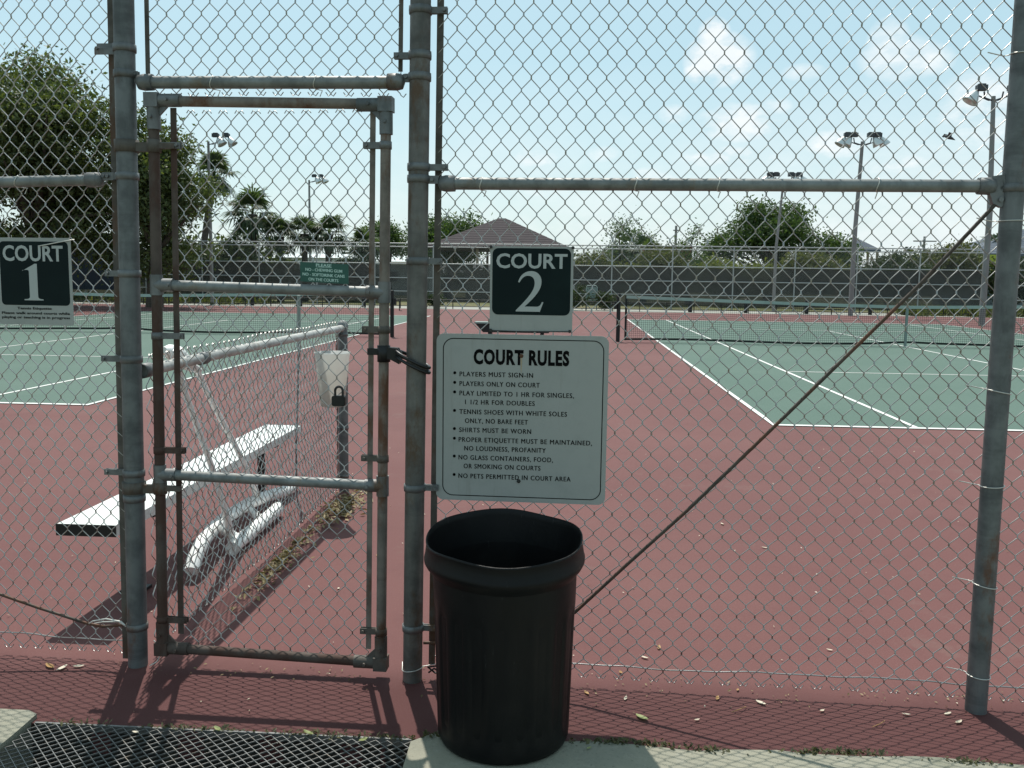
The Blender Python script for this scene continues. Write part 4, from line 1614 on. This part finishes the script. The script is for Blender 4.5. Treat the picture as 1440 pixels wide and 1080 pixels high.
def tree(name, loc, blobs, nclump, per, size, label, leaf='leaf_mid', trunk=(.3, 2.5), spread=.45, seed=1, group=None, limbs=16, bark='bark', hollow=.55, cat='tree'):
    """blobs: (x, y, z, rx, ry, rz) local ellipsoids; leaf clumps sit mostly in their outer shell"""
    g = np.random.default_rng(seed)
    root = thing(name, label, cat, loc, group=group)
    vol = np.array([b[3] * b[4] * b[5] for b in blobs]) ** .67
    pick = g.choice(len(blobs), nclump, p=vol / vol.sum())
    B_ = np.array(blobs)[pick]
    d = g.normal(0, 1, (nclump, 3))
    d /= np.linalg.norm(d, axis=1)[:, None]
    rr = hollow + (1.05 - hollow) * g.random(nclump) ** .6
    C = B_[:, :3] + d * B_[:, 3:] * rr[:, None]
    C = C[C[:, 2] > .15]
    V_, F_ = leaves(C, per, spread, size, seed + 5)
    V_[:, 2] = np.maximum(V_[:, 2], .02)
    mesh_np('crown', V_, F_, leaf, root)
    r0, zf = trunk
    if r0 > 0:
        mb = MB()
        bend = g.uniform(-.3, .3, 2)
        mb.tube([(0, 0, -.05), (bend[0] * .3, 0, zf * .5), (bend[0], bend[1], zf)], [r0 * 1.25, r0, r0 * .75], 12)
        sel = C[g.choice(len(C), min(limbs, len(C)), replace=False)]
        for c_ in sel:
            a = np.array([bend[0], bend[1], zf * g.uniform(.8, 1.0)])
            m1 = a + (c_ - a) * .45 + np.array([0, 0, .25]) + g.normal(0, .12, 3)
            mb.tube([a, m1, c_], [r0 * .42, r0 * .25, r0 * .07], 6)
        mb.build('trunk', bark, root)
    return root


def blobset(seed, n_, cx, cz, rx, ry, rz, br):
    g = np.random.default_rng(seed)
    out_ = []
    for i in range(n_):
        d = g.normal(0, 1, 3)
        d /= np.linalg.norm(d)
        q = g.random() ** .5 * .75
        b_ = br * g.uniform(.65, 1.25)
        out_.append((cx + d[0] * rx * q, d[1] * ry * q, cz + d[2] * rz * q, b_, b_, b_ * .72))
    return out_


# big oak at the left: three trees grown together, told apart by place
tree('oak_tree', (-22.3, 37, 0), blobset(1, 20, 0, 6.0, 4.2, 3.3, 4.0, 1.45) + [(-3, 0, 2.6, 1.8, 1.5, 1.2), (0.5, 0, 2.9, 2.2, 1.5, 1.3), (3.0, 0, 3.0, 1.6, 1.4, 1.3), (1.5, 0, 8.2, 1.6, 1.3, 1.0), (3.2, 0, 7.0, 1.2, 1.2, .9)], 1150, 44, .115, 'tallest broad dark oak beyond the left court, left of the gate', 'leaf_oak', (.42, 3.2), .40, 3, limbs=26, hollow=.3)
tree('oak_tree', (-28.5, 38, 0), blobset(2, 18, 0, 6.0, 4.4, 3.2, 3.8, 1.5) + [(2, 0, 2.6, 2.2, 1.5, 1.2), (-2, 0, 2.8, 2.0, 1.5, 1.3), (3.0, 0, 8.4, 1.5, 1.2, .9)], 800, 42, .12, 'dark oak at the left edge of the picture behind the COURT 1 sign', 'leaf_oak', (.4, 3), .42, 4, limbs=20, hollow=.3)
tree('oak_tree', (-17.6, 37.5, 0), blobset(3, 15, 0, 5.0, 2.3, 2.4, 3.2, 1.05) + [(-.8, 0, 7.4, 1.2, 1, .9), (.8, 0, 6.6, 1.0, .9, .8), (2.0, 0, 4.6, 1.0, .9, .8), (0, 0, 2.2, 2.2, 1.2, 1.0)], 640, 42, .11, 'smaller dark oak whose right side shows through the upper gate mesh', 'leaf_oak', (.3, 2.4), .34, 5, limbs=20, hollow=.3)
# low dark growth under the oaks
tree('shrub', (-20, 49, 0), blobset(4, 12, 0, 1.8, 6.5, 1.2, 1.6, 1.3), 320, 22, .17, 'dark shrubbery under the oaks behind the far fence', 'leaf_oak', (0, 0), .4, 6, cat='shrub')
tree('shrub', (-31, 49, 0), blobset(41, 12, 0, 2.2, 6.5, 1.2, 1.9, 1.4), 300, 22, .18, 'dark shrubbery at the far left edge behind the far fence', 'leaf_oak', (0, 0), .4, 61, cat='shrub')
# centre and right
tree('broad_tree', (-9.0, 66, 0), blobset(5, 14, 0, 4.3, 3.6, 2.6, 2.0, 1.35), 560, 38, .13, 'rounded green tree to the left of the brown pavilion roof', 'leaf_mid', (.3, 2.2), .42, 7, hollow=.35)
tree('broad_tree', (-13.5, 67, 0), blobset(51, 8, 0, 4.0, 1.7, 1.6, 1.6, 1.0), 200, 36, .12, 'slim green tree between the gate stile and the middle post', 'leaf_mid', (.2, 2.0), .38, 8)
tree('wispy_tree', (3.0, 58, 0), blobset(6, 9, 0, 3.6, 2.0, 1.6, 1.9, .9), 150, 26, .10, 'wispy pale grey green tree just right of the COURT 2 sign', 'leaf_grey', (.13, 1.6), .36, 9, limbs=22, hollow=.1)
tree('small_tree', (7.0, 56, 0), [(0, 0, 2.4, 1.2, .9, 1.0), (.35, 0, 4.0, .5, .4, .55), (-.5, 0, 3.3, .7, .5, .6)], 80, 24, .10, 'thin topped little tree between the wispy tree and the big tree', 'leaf_mid', (.09, 1.6), .28, 10, limbs=12, hollow=.1)
tree('broad_tree', (12.3, 58, 0), blobset(7, 12, 0, 4.55, 2.3, 2.2, 1.9, 1.05) + [(2.9, 0, 3.6, 1.5, 1.3, .8), (4.2, 0, 3.2, 1.2, 1, .8), (-2.7, 0, 3.6, 1.3, 1.1, .7), (-3.4, .3, 3.0, 1.0, .9, .6)], 620, 40, .12, 'big dense green tree in the middle of the right half', 'leaf_mid', (.32, 2.0), .36, 11, limbs=22, hollow=.35)
SHR = [(5.0, 52, 2.6, 3.4, 'leaf_olive'), (9.2, 52, 2.9, 3.7, 'leaf_yellow'), (13.5, 51, 2.9, 3.6, 'leaf_olive'), (17.2, 52, 2.3, 3.3, 'leaf_dark'),
       (21.6, 54, 2.6, 4.1, 'leaf_olive'), (25.2, 53, 2.0, 3.2, 'leaf_dark'), (1.4, 53, 2.2, 3.3, 'leaf_olive'), (-12.6, 52, 2.0, 2.4, 'leaf_dark'), (28.5, 50, 2.6, 3.6, 'leaf_dark'), (32, 50, 2.6, 3.6, 'leaf_dark')]
SHL = ['olive shrub behind the far fence, below the wispy pale tree', 'yellowish green shrub behind the far fence, below the thin topped little tree', 'olive shrub directly under the big dense green tree',
       'dark green shrub behind the far fence, just left of the blue roofed canopy', 'wide olive shrub behind the far fence, below the distant short armed utility pole', 'dark shrub behind the far fence, left of the grey house',
       'olive shrub behind the far fence, next right of the pavilion', 'dark green shrub behind the far fence, between the palms and the middle post', 'dark shrub beside the grey house at the right edge', 'dark shrub farthest right, beyond the grey house']
for i, (x, y, w_, h_, lf_) in enumerate(SHR):
    kind = {'leaf_olive': 'olive', 'leaf_yellow': 'yellowish', 'leaf_dark': 'dark'}[lf_]
    tree('shrub', (x, y, 0), blobset(70 + i, 7, 0, h_ * .5, w_ * .8, 1.0, h_ * .34, .95), 330, 38, .10, SHL[i], lf_, (0, 0), .32, 80 + i,
         group='shrubs behind the far fence', cat='shrub')
# bushes on the walkway side of the screen
for i, (x, y, w_, h_, lab) in enumerate(((.15, 41.9, .7, 1.15, 'dark rounded bush right of the COURT 2 sign, at the far court edge'), (1.55, 42.2, .5, .75, 'small dark bush behind the net post of the right court'), (-6.4, 42.2, .5, .55, 'low green bush left of the COURT 2 sign, at the far court edge'))):
    tree('bush', (x, y, 0), [(0, 0, h_ * .5, w_, w_ * .7, h_ * .5)], 60, 26, .06, lab, 'leaf_dark', (0, 0), .12, 120 + i, cat='bush', hollow=.2)


# low weeds along the windscreen foot
def scatter(name, n_, fx, fy, size, mat_, seed, zt_=.02, up=.4, **props):
    g = np.random.default_rng(seed)
    x = fx(g, n_)
    y = fy(g, n_, x)
    P = np.stack([x, y, np.full(n_, zt_)], 1)
    a = g.uniform(0, 6.28, n_)
    t_ = g.uniform(-up, up, n_)
    u = np.stack([np.cos(a), np.sin(a), t_], 1)
    w = np.stack([-np.sin(a), np.cos(a), g.uniform(-up, up, n_)], 1)
    s_ = (size * g.uniform(.5, 1.4, n_))[:, None]
    P[:, 2] += np.abs(t_) * s_[:, 0]
    q = .45
    V_ = np.stack([P - u * s_, P + w * s_ * q - u * s_ * .1, P + u * s_, P - w * s_ * q + u * s_ * .1], 1)
    V_[:, 1, 2] += s_[:, 0] * .25
    V_ = V_.reshape(-1, 3)
    V_[:, 2] = np.maximum(V_[:, 2], zt_ - .008)
    return mesh_np(name, V_, np.arange(n_ * 4).reshape(-1, 4), mat_, **props)


scatter('ground_cover', 5500, lambda g, n_: g.uniform(15, 26, n_), lambda g, n_, x: 42.6 + g.normal(0, .7, n_) + .5 * np.sin(x * 2), .09, 'leaf_olive', 31, -.01, 2.2, kind='stuff')
scatter('ground_cover', 4200, lambda g, n_: g.uniform(-32, -15, n_), lambda g, n_, x: 43.6 + g.normal(0, .6, n_) + .5 * np.sin(x * 2), .09, 'leaf_olive', 32, -.01, 2.0, kind='stuff')
# distant woods
g = np.random.default_rng(99)
C = np.stack([g.uniform(-150, 150, 2600), g.uniform(105, 125, 2600), np.abs(g.normal(0, 1.5, 2600))], 1)
C[:, 2] *= 1 + .35 * np.sin(C[:, 0] * .21)
V_, F_ = leaves(C, 16, 1.0, .55, 98)
V_[:, 2] = np.maximum(V_[:, 2], 0)
mesh_np('distant_woods', V_, F_, 'leaf_dark', kind='stuff')


# ------------------------------------------------------------------ palms
def palm_crown(seed, s, n_=38):
    g = np.random.default_rng(seed)
    V_, F_, nv_ = [], [], 0
    for i in range(n_):
        az_ = g.uniform(0, 6.28)
        el_ = R(g.uniform(-55, 75))
        d = np.array([math.cos(az_) * math.cos(el_), math.sin(az_) * math.cos(el_), math.sin(el_)])
        side = np.cross(d, [0, 0, 1.])
        side /= np.linalg.norm(side)
        upv = np.cross(side, d)
        stem = .55 * s * g.uniform(.8, 1.15)
        base = d * stem
        fl = .72 * s * g.uniform(.8, 1.2)
        # stalk
        V_ += [tuple(side * .02 * s), tuple(-side * .02 * s), tuple(base - side * .012 * s), tuple(base + side * .012 * s)]
        F_.append((nv_, nv_ + 1, nv_ + 2, nv_ + 3))
        nv_ += 4
        for k_ in range(15):
            t_ = (k_ - 7) / 7
            aa = t_ * 1.75
            dr = d * math.cos(aa) + side * math.sin(aa)
            ln = fl * (1 - .25 * abs(t_)) * g.uniform(.9, 1.08)
            p1 = base + dr * ln * .55 + upv * .05 * s
            p2 = base + dr * ln + np.array([0, 0, -1]) * ln * g.uniform(.12, .42)
            wv = np.cross(dr, upv)
            nw = np.linalg.norm(wv)
            wv = wv / nw if nw > 1e-6 else side
            hw = .038 * s
            V_ += [tuple(base), tuple(p1 - wv * hw), tuple(p2), tuple(p1 + wv * hw)]
            F_.append((nv_, nv_ + 1, nv_ + 2, nv_ + 3))
            nv_ += 4
    return np.array(V_), np.array(F_)


def palm(x, y, h, s, seed, label, lean=(0, 0)):
    root = thing('palm_tree', label, 'palm tree', (x, y, 0), group='palms beyond the left court')
    top_ = np.array([lean[0], lean[1], h])
    P = [(0, 0, -.05), (lean[0] * .2, lean[1] * .2, h * .35), (lean[0] * .6, lean[1] * .6, h * .7), tuple(top_)]
    mb = MB()
    mb.tube(P, [.2, .17, .17, .22], 10)
    for k_ in range(14):     # old leaf bases under the crown
        a = k_ * 2.4
        z = h - .9 + .06 * k_
        b_ = np.array([lean[0] * .85, lean[1] * .85, 0])
        mb.box((b_[0] + .2 * math.cos(a), b_[1] + .2 * math.sin(a), z), (.12, .08, .22), rz=a)
    mb.build('trunk', 'palmbark', root)
    V_, F_ = palm_crown(seed, s)
    mesh_np('crown', V_ + top_, F_, 'leaf_palm', root)


palm(-20.0, 48, 6.6, 1.25, 1, 'tall leaning palm beside the floodlight pole, topmost of the palms', (.95, 0))
palm(-17.7, 50, 4.75, 1.5, 2, 'bushy palm right of the leaning palm')
palm(-18.9, 52, 3.2, 1.05, 3, 'small low palm crowding the foot of the bushy palm')
palm(-16.2, 50, 3.55, 1.1, 4, 'mid sized palm left of the distant floodlight pole')
palm(-15.1, 51, 3.75, 1.15, 5, 'left palm of the close pair above the green placard')
palm(-13.6, 50.5, 3.7, 1.2, 6, 'right palm of the close pair above the green placard')
palm(-11.6, 51, 3.1, 1.15, 7, 'lone low palm seen just left of the right gate stile')
palm(4.4, 56, 3.1, 1.1, 8, 'small palm between the wispy tree and the orange building')
palm(27.4, 61, 3.4, 1.5, 9, 'dark palm against the post at the right edge')


# ================================================================== BUILDINGS
def pavilion(x, y, w, d, ez, az_, label, mat_='roofbrown', name='pavilion', posts=4, body=None):
    root = thing(name, label, 'pavilion' if posts else 'building', (x, y, 0))
    hw, hd = w / 2, d / 2
    # hipped roof in courses of shingles, each course a little proud of the one above
    mb = MB()
    ridge = hw * .06
    nC = 12
    for i in range(nC):
        t0_, t1_ = i / nC, (i + 1) / nC
        def ring(t_, off):
            ax = hw + (ridge - hw) * t_
            ay = hd + (.05 - hd) * t_
            zz = ez + (az_ - ez) * t_ + off
            return [(-ax, -ay, zz), (ax, -ay, zz), (ax, ay, zz), (-ax, ay, zz)]
        lo_, hi_ = ring(t0_, .03), ring(t1_, .017)
        nx_ = ring(t1_, .03)
        mb.add(lo_ + hi_ + nx_, [(k_, (k_ + 1) % 4, (k_ + 1) % 4 + 4, k_ + 4) for k_ in range(4)] + [(k_ + 4, (k_ + 1) % 4 + 4, (k_ + 1) % 4 + 8, k_ + 8) for k_ in range(4)])
    mb.add([(-hw, -hd, ez - .12), (hw, -hd, ez - .12), (hw, hd, ez - .12), (-hw, hd, ez - .12), (-hw, -hd, ez + .03), (hw, -hd, ez + .03), (hw, hd, ez + .03), (-hw, hd, ez + .03)],
           [(0, 1, 5, 4), (1, 2, 6, 5), (2, 3, 7, 6), (3, 0, 4, 7), (3, 2, 1, 0)])
    mb.build('roof', mat_, root)
    if posts:
        for i in range(posts):
            for sy in (-1, 1):
                MB().box((-hw * .85 + 1.7 * hw * i / (posts - 1), sy * hd * .85, (ez - .12) / 2), (.16, .16, ez - .12)).build('post', 'tan', root)
        MB().box((0, 0, ez * .28), (w * .5, d * .35, ez * .56)).build('counter_wall', 'tan', root)
    if body:
        MB().box((0, 0, (ez - .12) / 2), (w * .88, d * .88, ez - .12)).build('wall', body, root)
        for sx_ in (-.28, .05, .3):
            f_ = MB().box((w * sx_, -d * .44 - .03, ez * .52), (.9, .08, .9)).build('window', 'whitewall', root)
            MB().box((w * sx_, -d * .44 - .075, ez * .52), (.78, .02, .78)).build('pane', 'glassdark', f_)
    return root


pavilion(-4.65, 60.5, 8.9, 8, 3.35, 5.30, 'open pavilion with brown hipped shingle roof, peeking above the COURT 2 sign')
pavilion(21.9, 72, 2.6, 2.6, 3.9, 4.7, 'small canopy with a blue hipped roof right of the big tree', 'roofblue', 'canopy', 2)
pavilion(29.2, 62, 9.5, 7, 3.3, 5.0, 'grey building with a blue grey hipped roof at the right edge', 'roofblue', 'house', 0, 'greywall')
yb = thing('banner', 'yellow green banner hanging in front of the grey house', 'banner', (25.2, 57.5, 0))
MB().box((0, 0, 2.85), (1.2, .04, .75)).build('cloth', 'yellow', yb)
for s_ in (-.62, .62):
    MB().tube([(s_, 0, 0), (s_, 0, 3.3)], .04, 8).build('post', 'pole', yb)


def shed(x, y, w, d, h, mat_, label, roofm='roofblue', rise=.7, wins=3):
    root = thing('building', label, 'building', (x, y, 0))
    MB().box((0, 0, h / 2), (w, d, h)).build('wall', mat_, root)
    mb = MB()
    a, b_ = w / 2 + .3, d / 2 + .3
    mb.add([(-a, -b_, h + .001), (a, -b_, h + .001), (a, b_, h + .001), (-a, b_, h + .001), (-a, 0, h + rise), (a, 0, h + rise)], [(0, 1, 5, 4), (2, 3, 4, 5), (1, 2, 5), (3, 0, 4), (3, 2, 1, 0)])
    mb.build('roof', roofm, root)
    for i in range(wins):
        xx = -w / 2 + w * (i + .5) / wins
        f_ = MB().box((xx, -d / 2 - .03, h * .55), (1.1, .08, .9)).build('window', 'whitewall', root)
        MB().box((xx, -d / 2 - .075, h * .55), (.96, .02, .76)).build('pane', 'glassdark', f_)


shed(7.5, 74, 3.4, 5, 4.0, 'orange', 'orange walled building between the wispy tree and the thin little tree', 'orange', .1, 1)
shed(-20.0, 78, 9, 6, 2.9, 'whitewall', 'long white building behind the palms, above the green placard', 'whitewall', .4, 3)
shed(-13.2, 74, 4, 5, 2.6, 'whitewall', 'small white building right of the palms beside the gate stile', 'whitewall', .5, 2)

# navy practice board at the left
nb = thing('practice_board', 'dark navy practice board on posts beyond the left court', 'board', (-24.0, 44.3, 0))
for i in range(4):
    MB().box((-1.5 + i * .76, 0, 1.95), (.745, .04, 2.75)).build('panel', 'navy', nb)
MB().box((-.36, -.03, 3.345), (3.1, .06, .05)).build('top_rail', 'farsteel', nb)
for xx in (-1.9, -.36, 1.16):
    MB().tube([(xx, .08, 0), (xx, .08, 3.35)], .05, 8).build('post', 'farsteel', nb)


# utility poles
def upole(x, y, h, label, arm=1.2):
    root = thing('utility_pole', label, 'utility pole', (x, y, 0))
    MB().tube([(0, 0, 0), (0, 0, h)], [.14, .1], 8).build('pole', 'pole', root)
    MB().box((0, -.12, h - .4), (arm, .1, .1)).build('crossarm', 'pole', root)


upole(29.8, 80, 5.4, 'distant utility pole with a short crossarm above the right hand shrubs', 1.9)
upole(8.9, 80, 6.1, 'thin distant utility pole left of the big green tree', .5)

# pale metal chair on the walkway
ch = thing('metal_chair', 'pale metal chair on the far walkway, right of the COURT 2 sign', 'chair', (.95, 42.6, 0))
MB().tube([(-.25, .2, 0), (-.25, .2, 1.05), (-.2, .2, 1.12), (.2, .2, 1.12), (.25, .2, 1.05), (.25, .2, 0)], .022, 8).build('back_frame', 'headband', ch)
MB().box((0, .19, .80), (.44, .02, .5)).build('backrest', 'strap', ch)
MB().box((0, 0, .45), (.5, .45, .03)).build('seat', 'headband', ch)
for s_ in (-.23, .23):
    MB().tube([(s_, -.2, 0), (s_, -.2, .44)], .02, 8).build('leg', 'headband', ch)

# bird high over the courts
bd = thing('bird', 'dark bird flying between the two right hand floodlight poles', 'bird', (15.62, 40, 7.5))
mb = MB()
mb.tube([(-.16, 0, .03), (-.10, 0, .03), (0, 0, 0), (.10, 0, -.03), (.2, 0, -.08)], [.01, .035, .055, .04, .006], 10)
mb.build('body', 'lampdark', bd)
for s_ in (-1, 1):
    mb = MB()
    mb.add([(-.06, 0, .02), (.08, 0, -.02), (.03, s_ * .16, .10), (-.07, s_ * .18, .13), (-.02, s_ * .36, .05), (-.08, s_ * .34, .07),
            (-.06, 0, .03), (.08, 0, -.01), (.03, s_ * .16, .11), (-.07, s_ * .18, .14), (-.02, s_ * .36, .055), (-.08, s_ * .34, .075)],
           [(0, 1, 2, 3), (3, 2, 4, 5), (9, 8, 7, 6), (11, 10, 8, 9), (1, 7, 8, 2), (2, 8, 10, 4), (0, 3, 9, 6), (3, 5, 11, 9), (4, 10, 11, 5)])
    mb.build('wing', 'lampdark', bd)


bd.scale = (1.35, 1.35, 1.35)

# ================================================================== FALLEN LEAVES AND LITTER
scatter('leaf_litter', 330, lambda g, n_: -1.43 + np.abs(g.normal(0, .05, n_)), lambda g, n_, x: np.where(g.random(n_) < .7, g.normal(4.25, .22, n_), g.uniform(3.5, 5.6, n_)), .017, 'litter', 41, .008, .6, kind='stuff')
scatter('leaf_litter', 420, lambda g, n_: -1.36 + g.normal(0, .055, n_), lambda g, n_, x: g.normal(5.35, .22, n_), .019, 'litter', 42, .008, .6, kind='stuff')
scatter('edge_weeds', 1100, lambda g, n_: np.clip(g.choice([-.38, -.22, .13, .2, .27, .42, .75, .82, .9, 1.2, 1.5, 1.9, 2.4], n_) + g.normal(0, .055, n_), -.42, 3), lambda g, n_, x: 2.608 + g.normal(0, .009, n_) + .012 * np.sin(x * 9), .0075, 'moss', 43, .010, .9, kind='stuff')
scatter('edge_weeds', 350, lambda g, n_: np.clip(g.choice([-1.5, -1.2, -1.05, -.8, -.72, -.55], n_) + g.normal(0, .06, n_), -1.65, -.45), lambda g, n_, x: 2.600 + g.normal(0, .008, n_), .007, 'moss', 44, .004, .8, kind='stuff')
scatter('small_debris', 190, lambda g, n_: g.uniform(-1.6, 2.2, n_), lambda g, n_, x: 3.02 + g.normal(0, .05, n_) - .0 * x, .006, 'litter', 45, .005, .5, kind='stuff')
scatter('small_debris', 260, lambda g, n_: g.uniform(-4, 3, n_), lambda g, n_, x: g.uniform(2.65, 8, n_), .0055, 'litterpale', 46, .005, .5, kind='stuff')


def leaf_mesh(seed, curl):
    g = np.random.default_rng(seed)
    V_, F_ = [], []
    nn = 7
    for i in range(nn):
        t_ = i / (nn - 1)
        w = .42 * math.sin(math.pi * (t_ * .92 + .04)) ** .8
        x = (t_ - .5) * 2
        zc = curl * (x * x) * .4
        V_ += [(x, -w, zc + curl * w * .7), (x, 0, zc + .01), (x, w, zc + curl * w * .8)]
    for i in range(nn - 1):
        for k_ in range(2):
            F_.append((i * 3 + k_, (i + 1) * 3 + k_, (i + 1) * 3 + k_ + 1, i * 3 + k_ + 1))
    V_ += [(1.0, 0, curl * .4 + .01), (1.45, .08, curl * .7), (1.45, .04, curl * .7)]
    F_.append((len(V_) - 3, len(V_) - 2, len(V_) - 1))
    me = bpy.data.meshes.new('fallen_leaf')
    me.from_pydata(V_, [], F_)
    return me


LV = [  # x, y, z, size, material, label
    (.363, 3.37, .004, .020, 'litterbrown', 'tan fallen leaf on the red court behind the fence, right of the bin'),
    (.300, 3.27, .004, .019, 'litterpale', 'pale curled leaf just in front of the tan leaf, right of the bin'),
    (.205, 3.13, .004, .015, 'litterbrown', 'small orange brown leaf close behind the fence, right of the bin'),
    (.080, 2.96, .004, .018, 'litterbrown', 'orange leaf at the foot of the fence, nearest the bin'),
    (.255, 2.80, .004, .030, 'littergreen', 'green and white fallen leaf lying in the fence shadow, right of the bin'),
    (.210, 2.93, .004, .015, 'litterpale', None), (.43, 2.80, .004, .012, 'litterpale', None), (.52, 2.96, .004, .017, 'litterbrown', None),
    (.66, 2.94, .004, .022, 'litterpale', None), (.85, 2.90, .004, .014, 'litterpale', None), (1.12, 2.90, .004, .016, 'litterpale', None),
    (1.26, 2.92, .004, .017, 'litterpale', None), (1.27, 2.86, .004, .018, 'litterpale', None), (1.015, 3.41, .004, .014, 'litterpale', None), (.60, 3.03, .004, .012, 'litterbrown', None),
    (.90, 5.2, .004, .022, 'litterpale', None), (1.05, 4.75, .004, .020, 'litterpale', None), (-1.02, 3.9, .004, .014, 'litterpale', None), (-.95, 4.4, .004, .013, 'litterbrown', None),
    (-1.06, 2.592, .012, .022, 'littergreen', 'yellow green leaf on the grate, below the left side of the gate'),
    (-.775, 2.588, .012, .024, 'littergreen', 'yellow green leaf at the grate edge, below the middle of the gate'),
    (-.60, 2.565, .012, .020, 'littergreen', 'yellow green leaf at the grate edge, below the right side of the gate'),
    (-1.30, 2.55, .012, .013, 'litterpale', None),
    (-1.83, 2.99, .004, .028, 'litterbrown', 'dark curled leaf at the foot of the fence below the COURT 1 sign'),
    (-1.78, 2.98, .004, .026, 'litterpale', 'white curled leaf at the foot of the fence, beside the dark curled leaf'),
    (-1.73, 3.00, .004, .022, 'litterpale', 'white leaf nearest the left post at the foot of the fence'),
    (-.03, 2.595, .016, .016, 'litterpale', 'pale leaf on the concrete slab just right of the bin'),
    (.08, 2.57, .016, .012, 'littergreen', None)]
gen = 'small pale or brown fallen leaf scattered on the red court or slab'
for i, (x, y, z, s_, mt, lab) in enumerate(LV):
    me = leaf_mesh(i, .25 + .5 * rnd.random())
    me.materials.append(MT[mt])
    o = link('fallen_leaf', me, None, (x, y, z), label=lab or gen, category='leaf', group='fallen leaves')
    s_ *= .85
    o.scale = (s_, s_, s_)
    o.rotation_euler = (rnd.uniform(-.1, .1), rnd.uniform(-.1, .1), rnd.uniform(0, 6.28))
# fine stems lying about
for i, (x, y) in enumerate(((.55, 2.86), (.98, 2.80), (-1.95, 4.1))):
    a = rnd.uniform(0, 6)
    MB().tube([(x, y, .006), (x + .03 * math.cos(a), y + .03 * math.sin(a), .012), (x + .07 * math.cos(a + .3), y + .07 * math.sin(a + .3), .006)], .0012, 5).build(
        'twig', 'litterbrown', None, label='thin bent twig lying on the red court near the fence', category='twig', group='twigs')
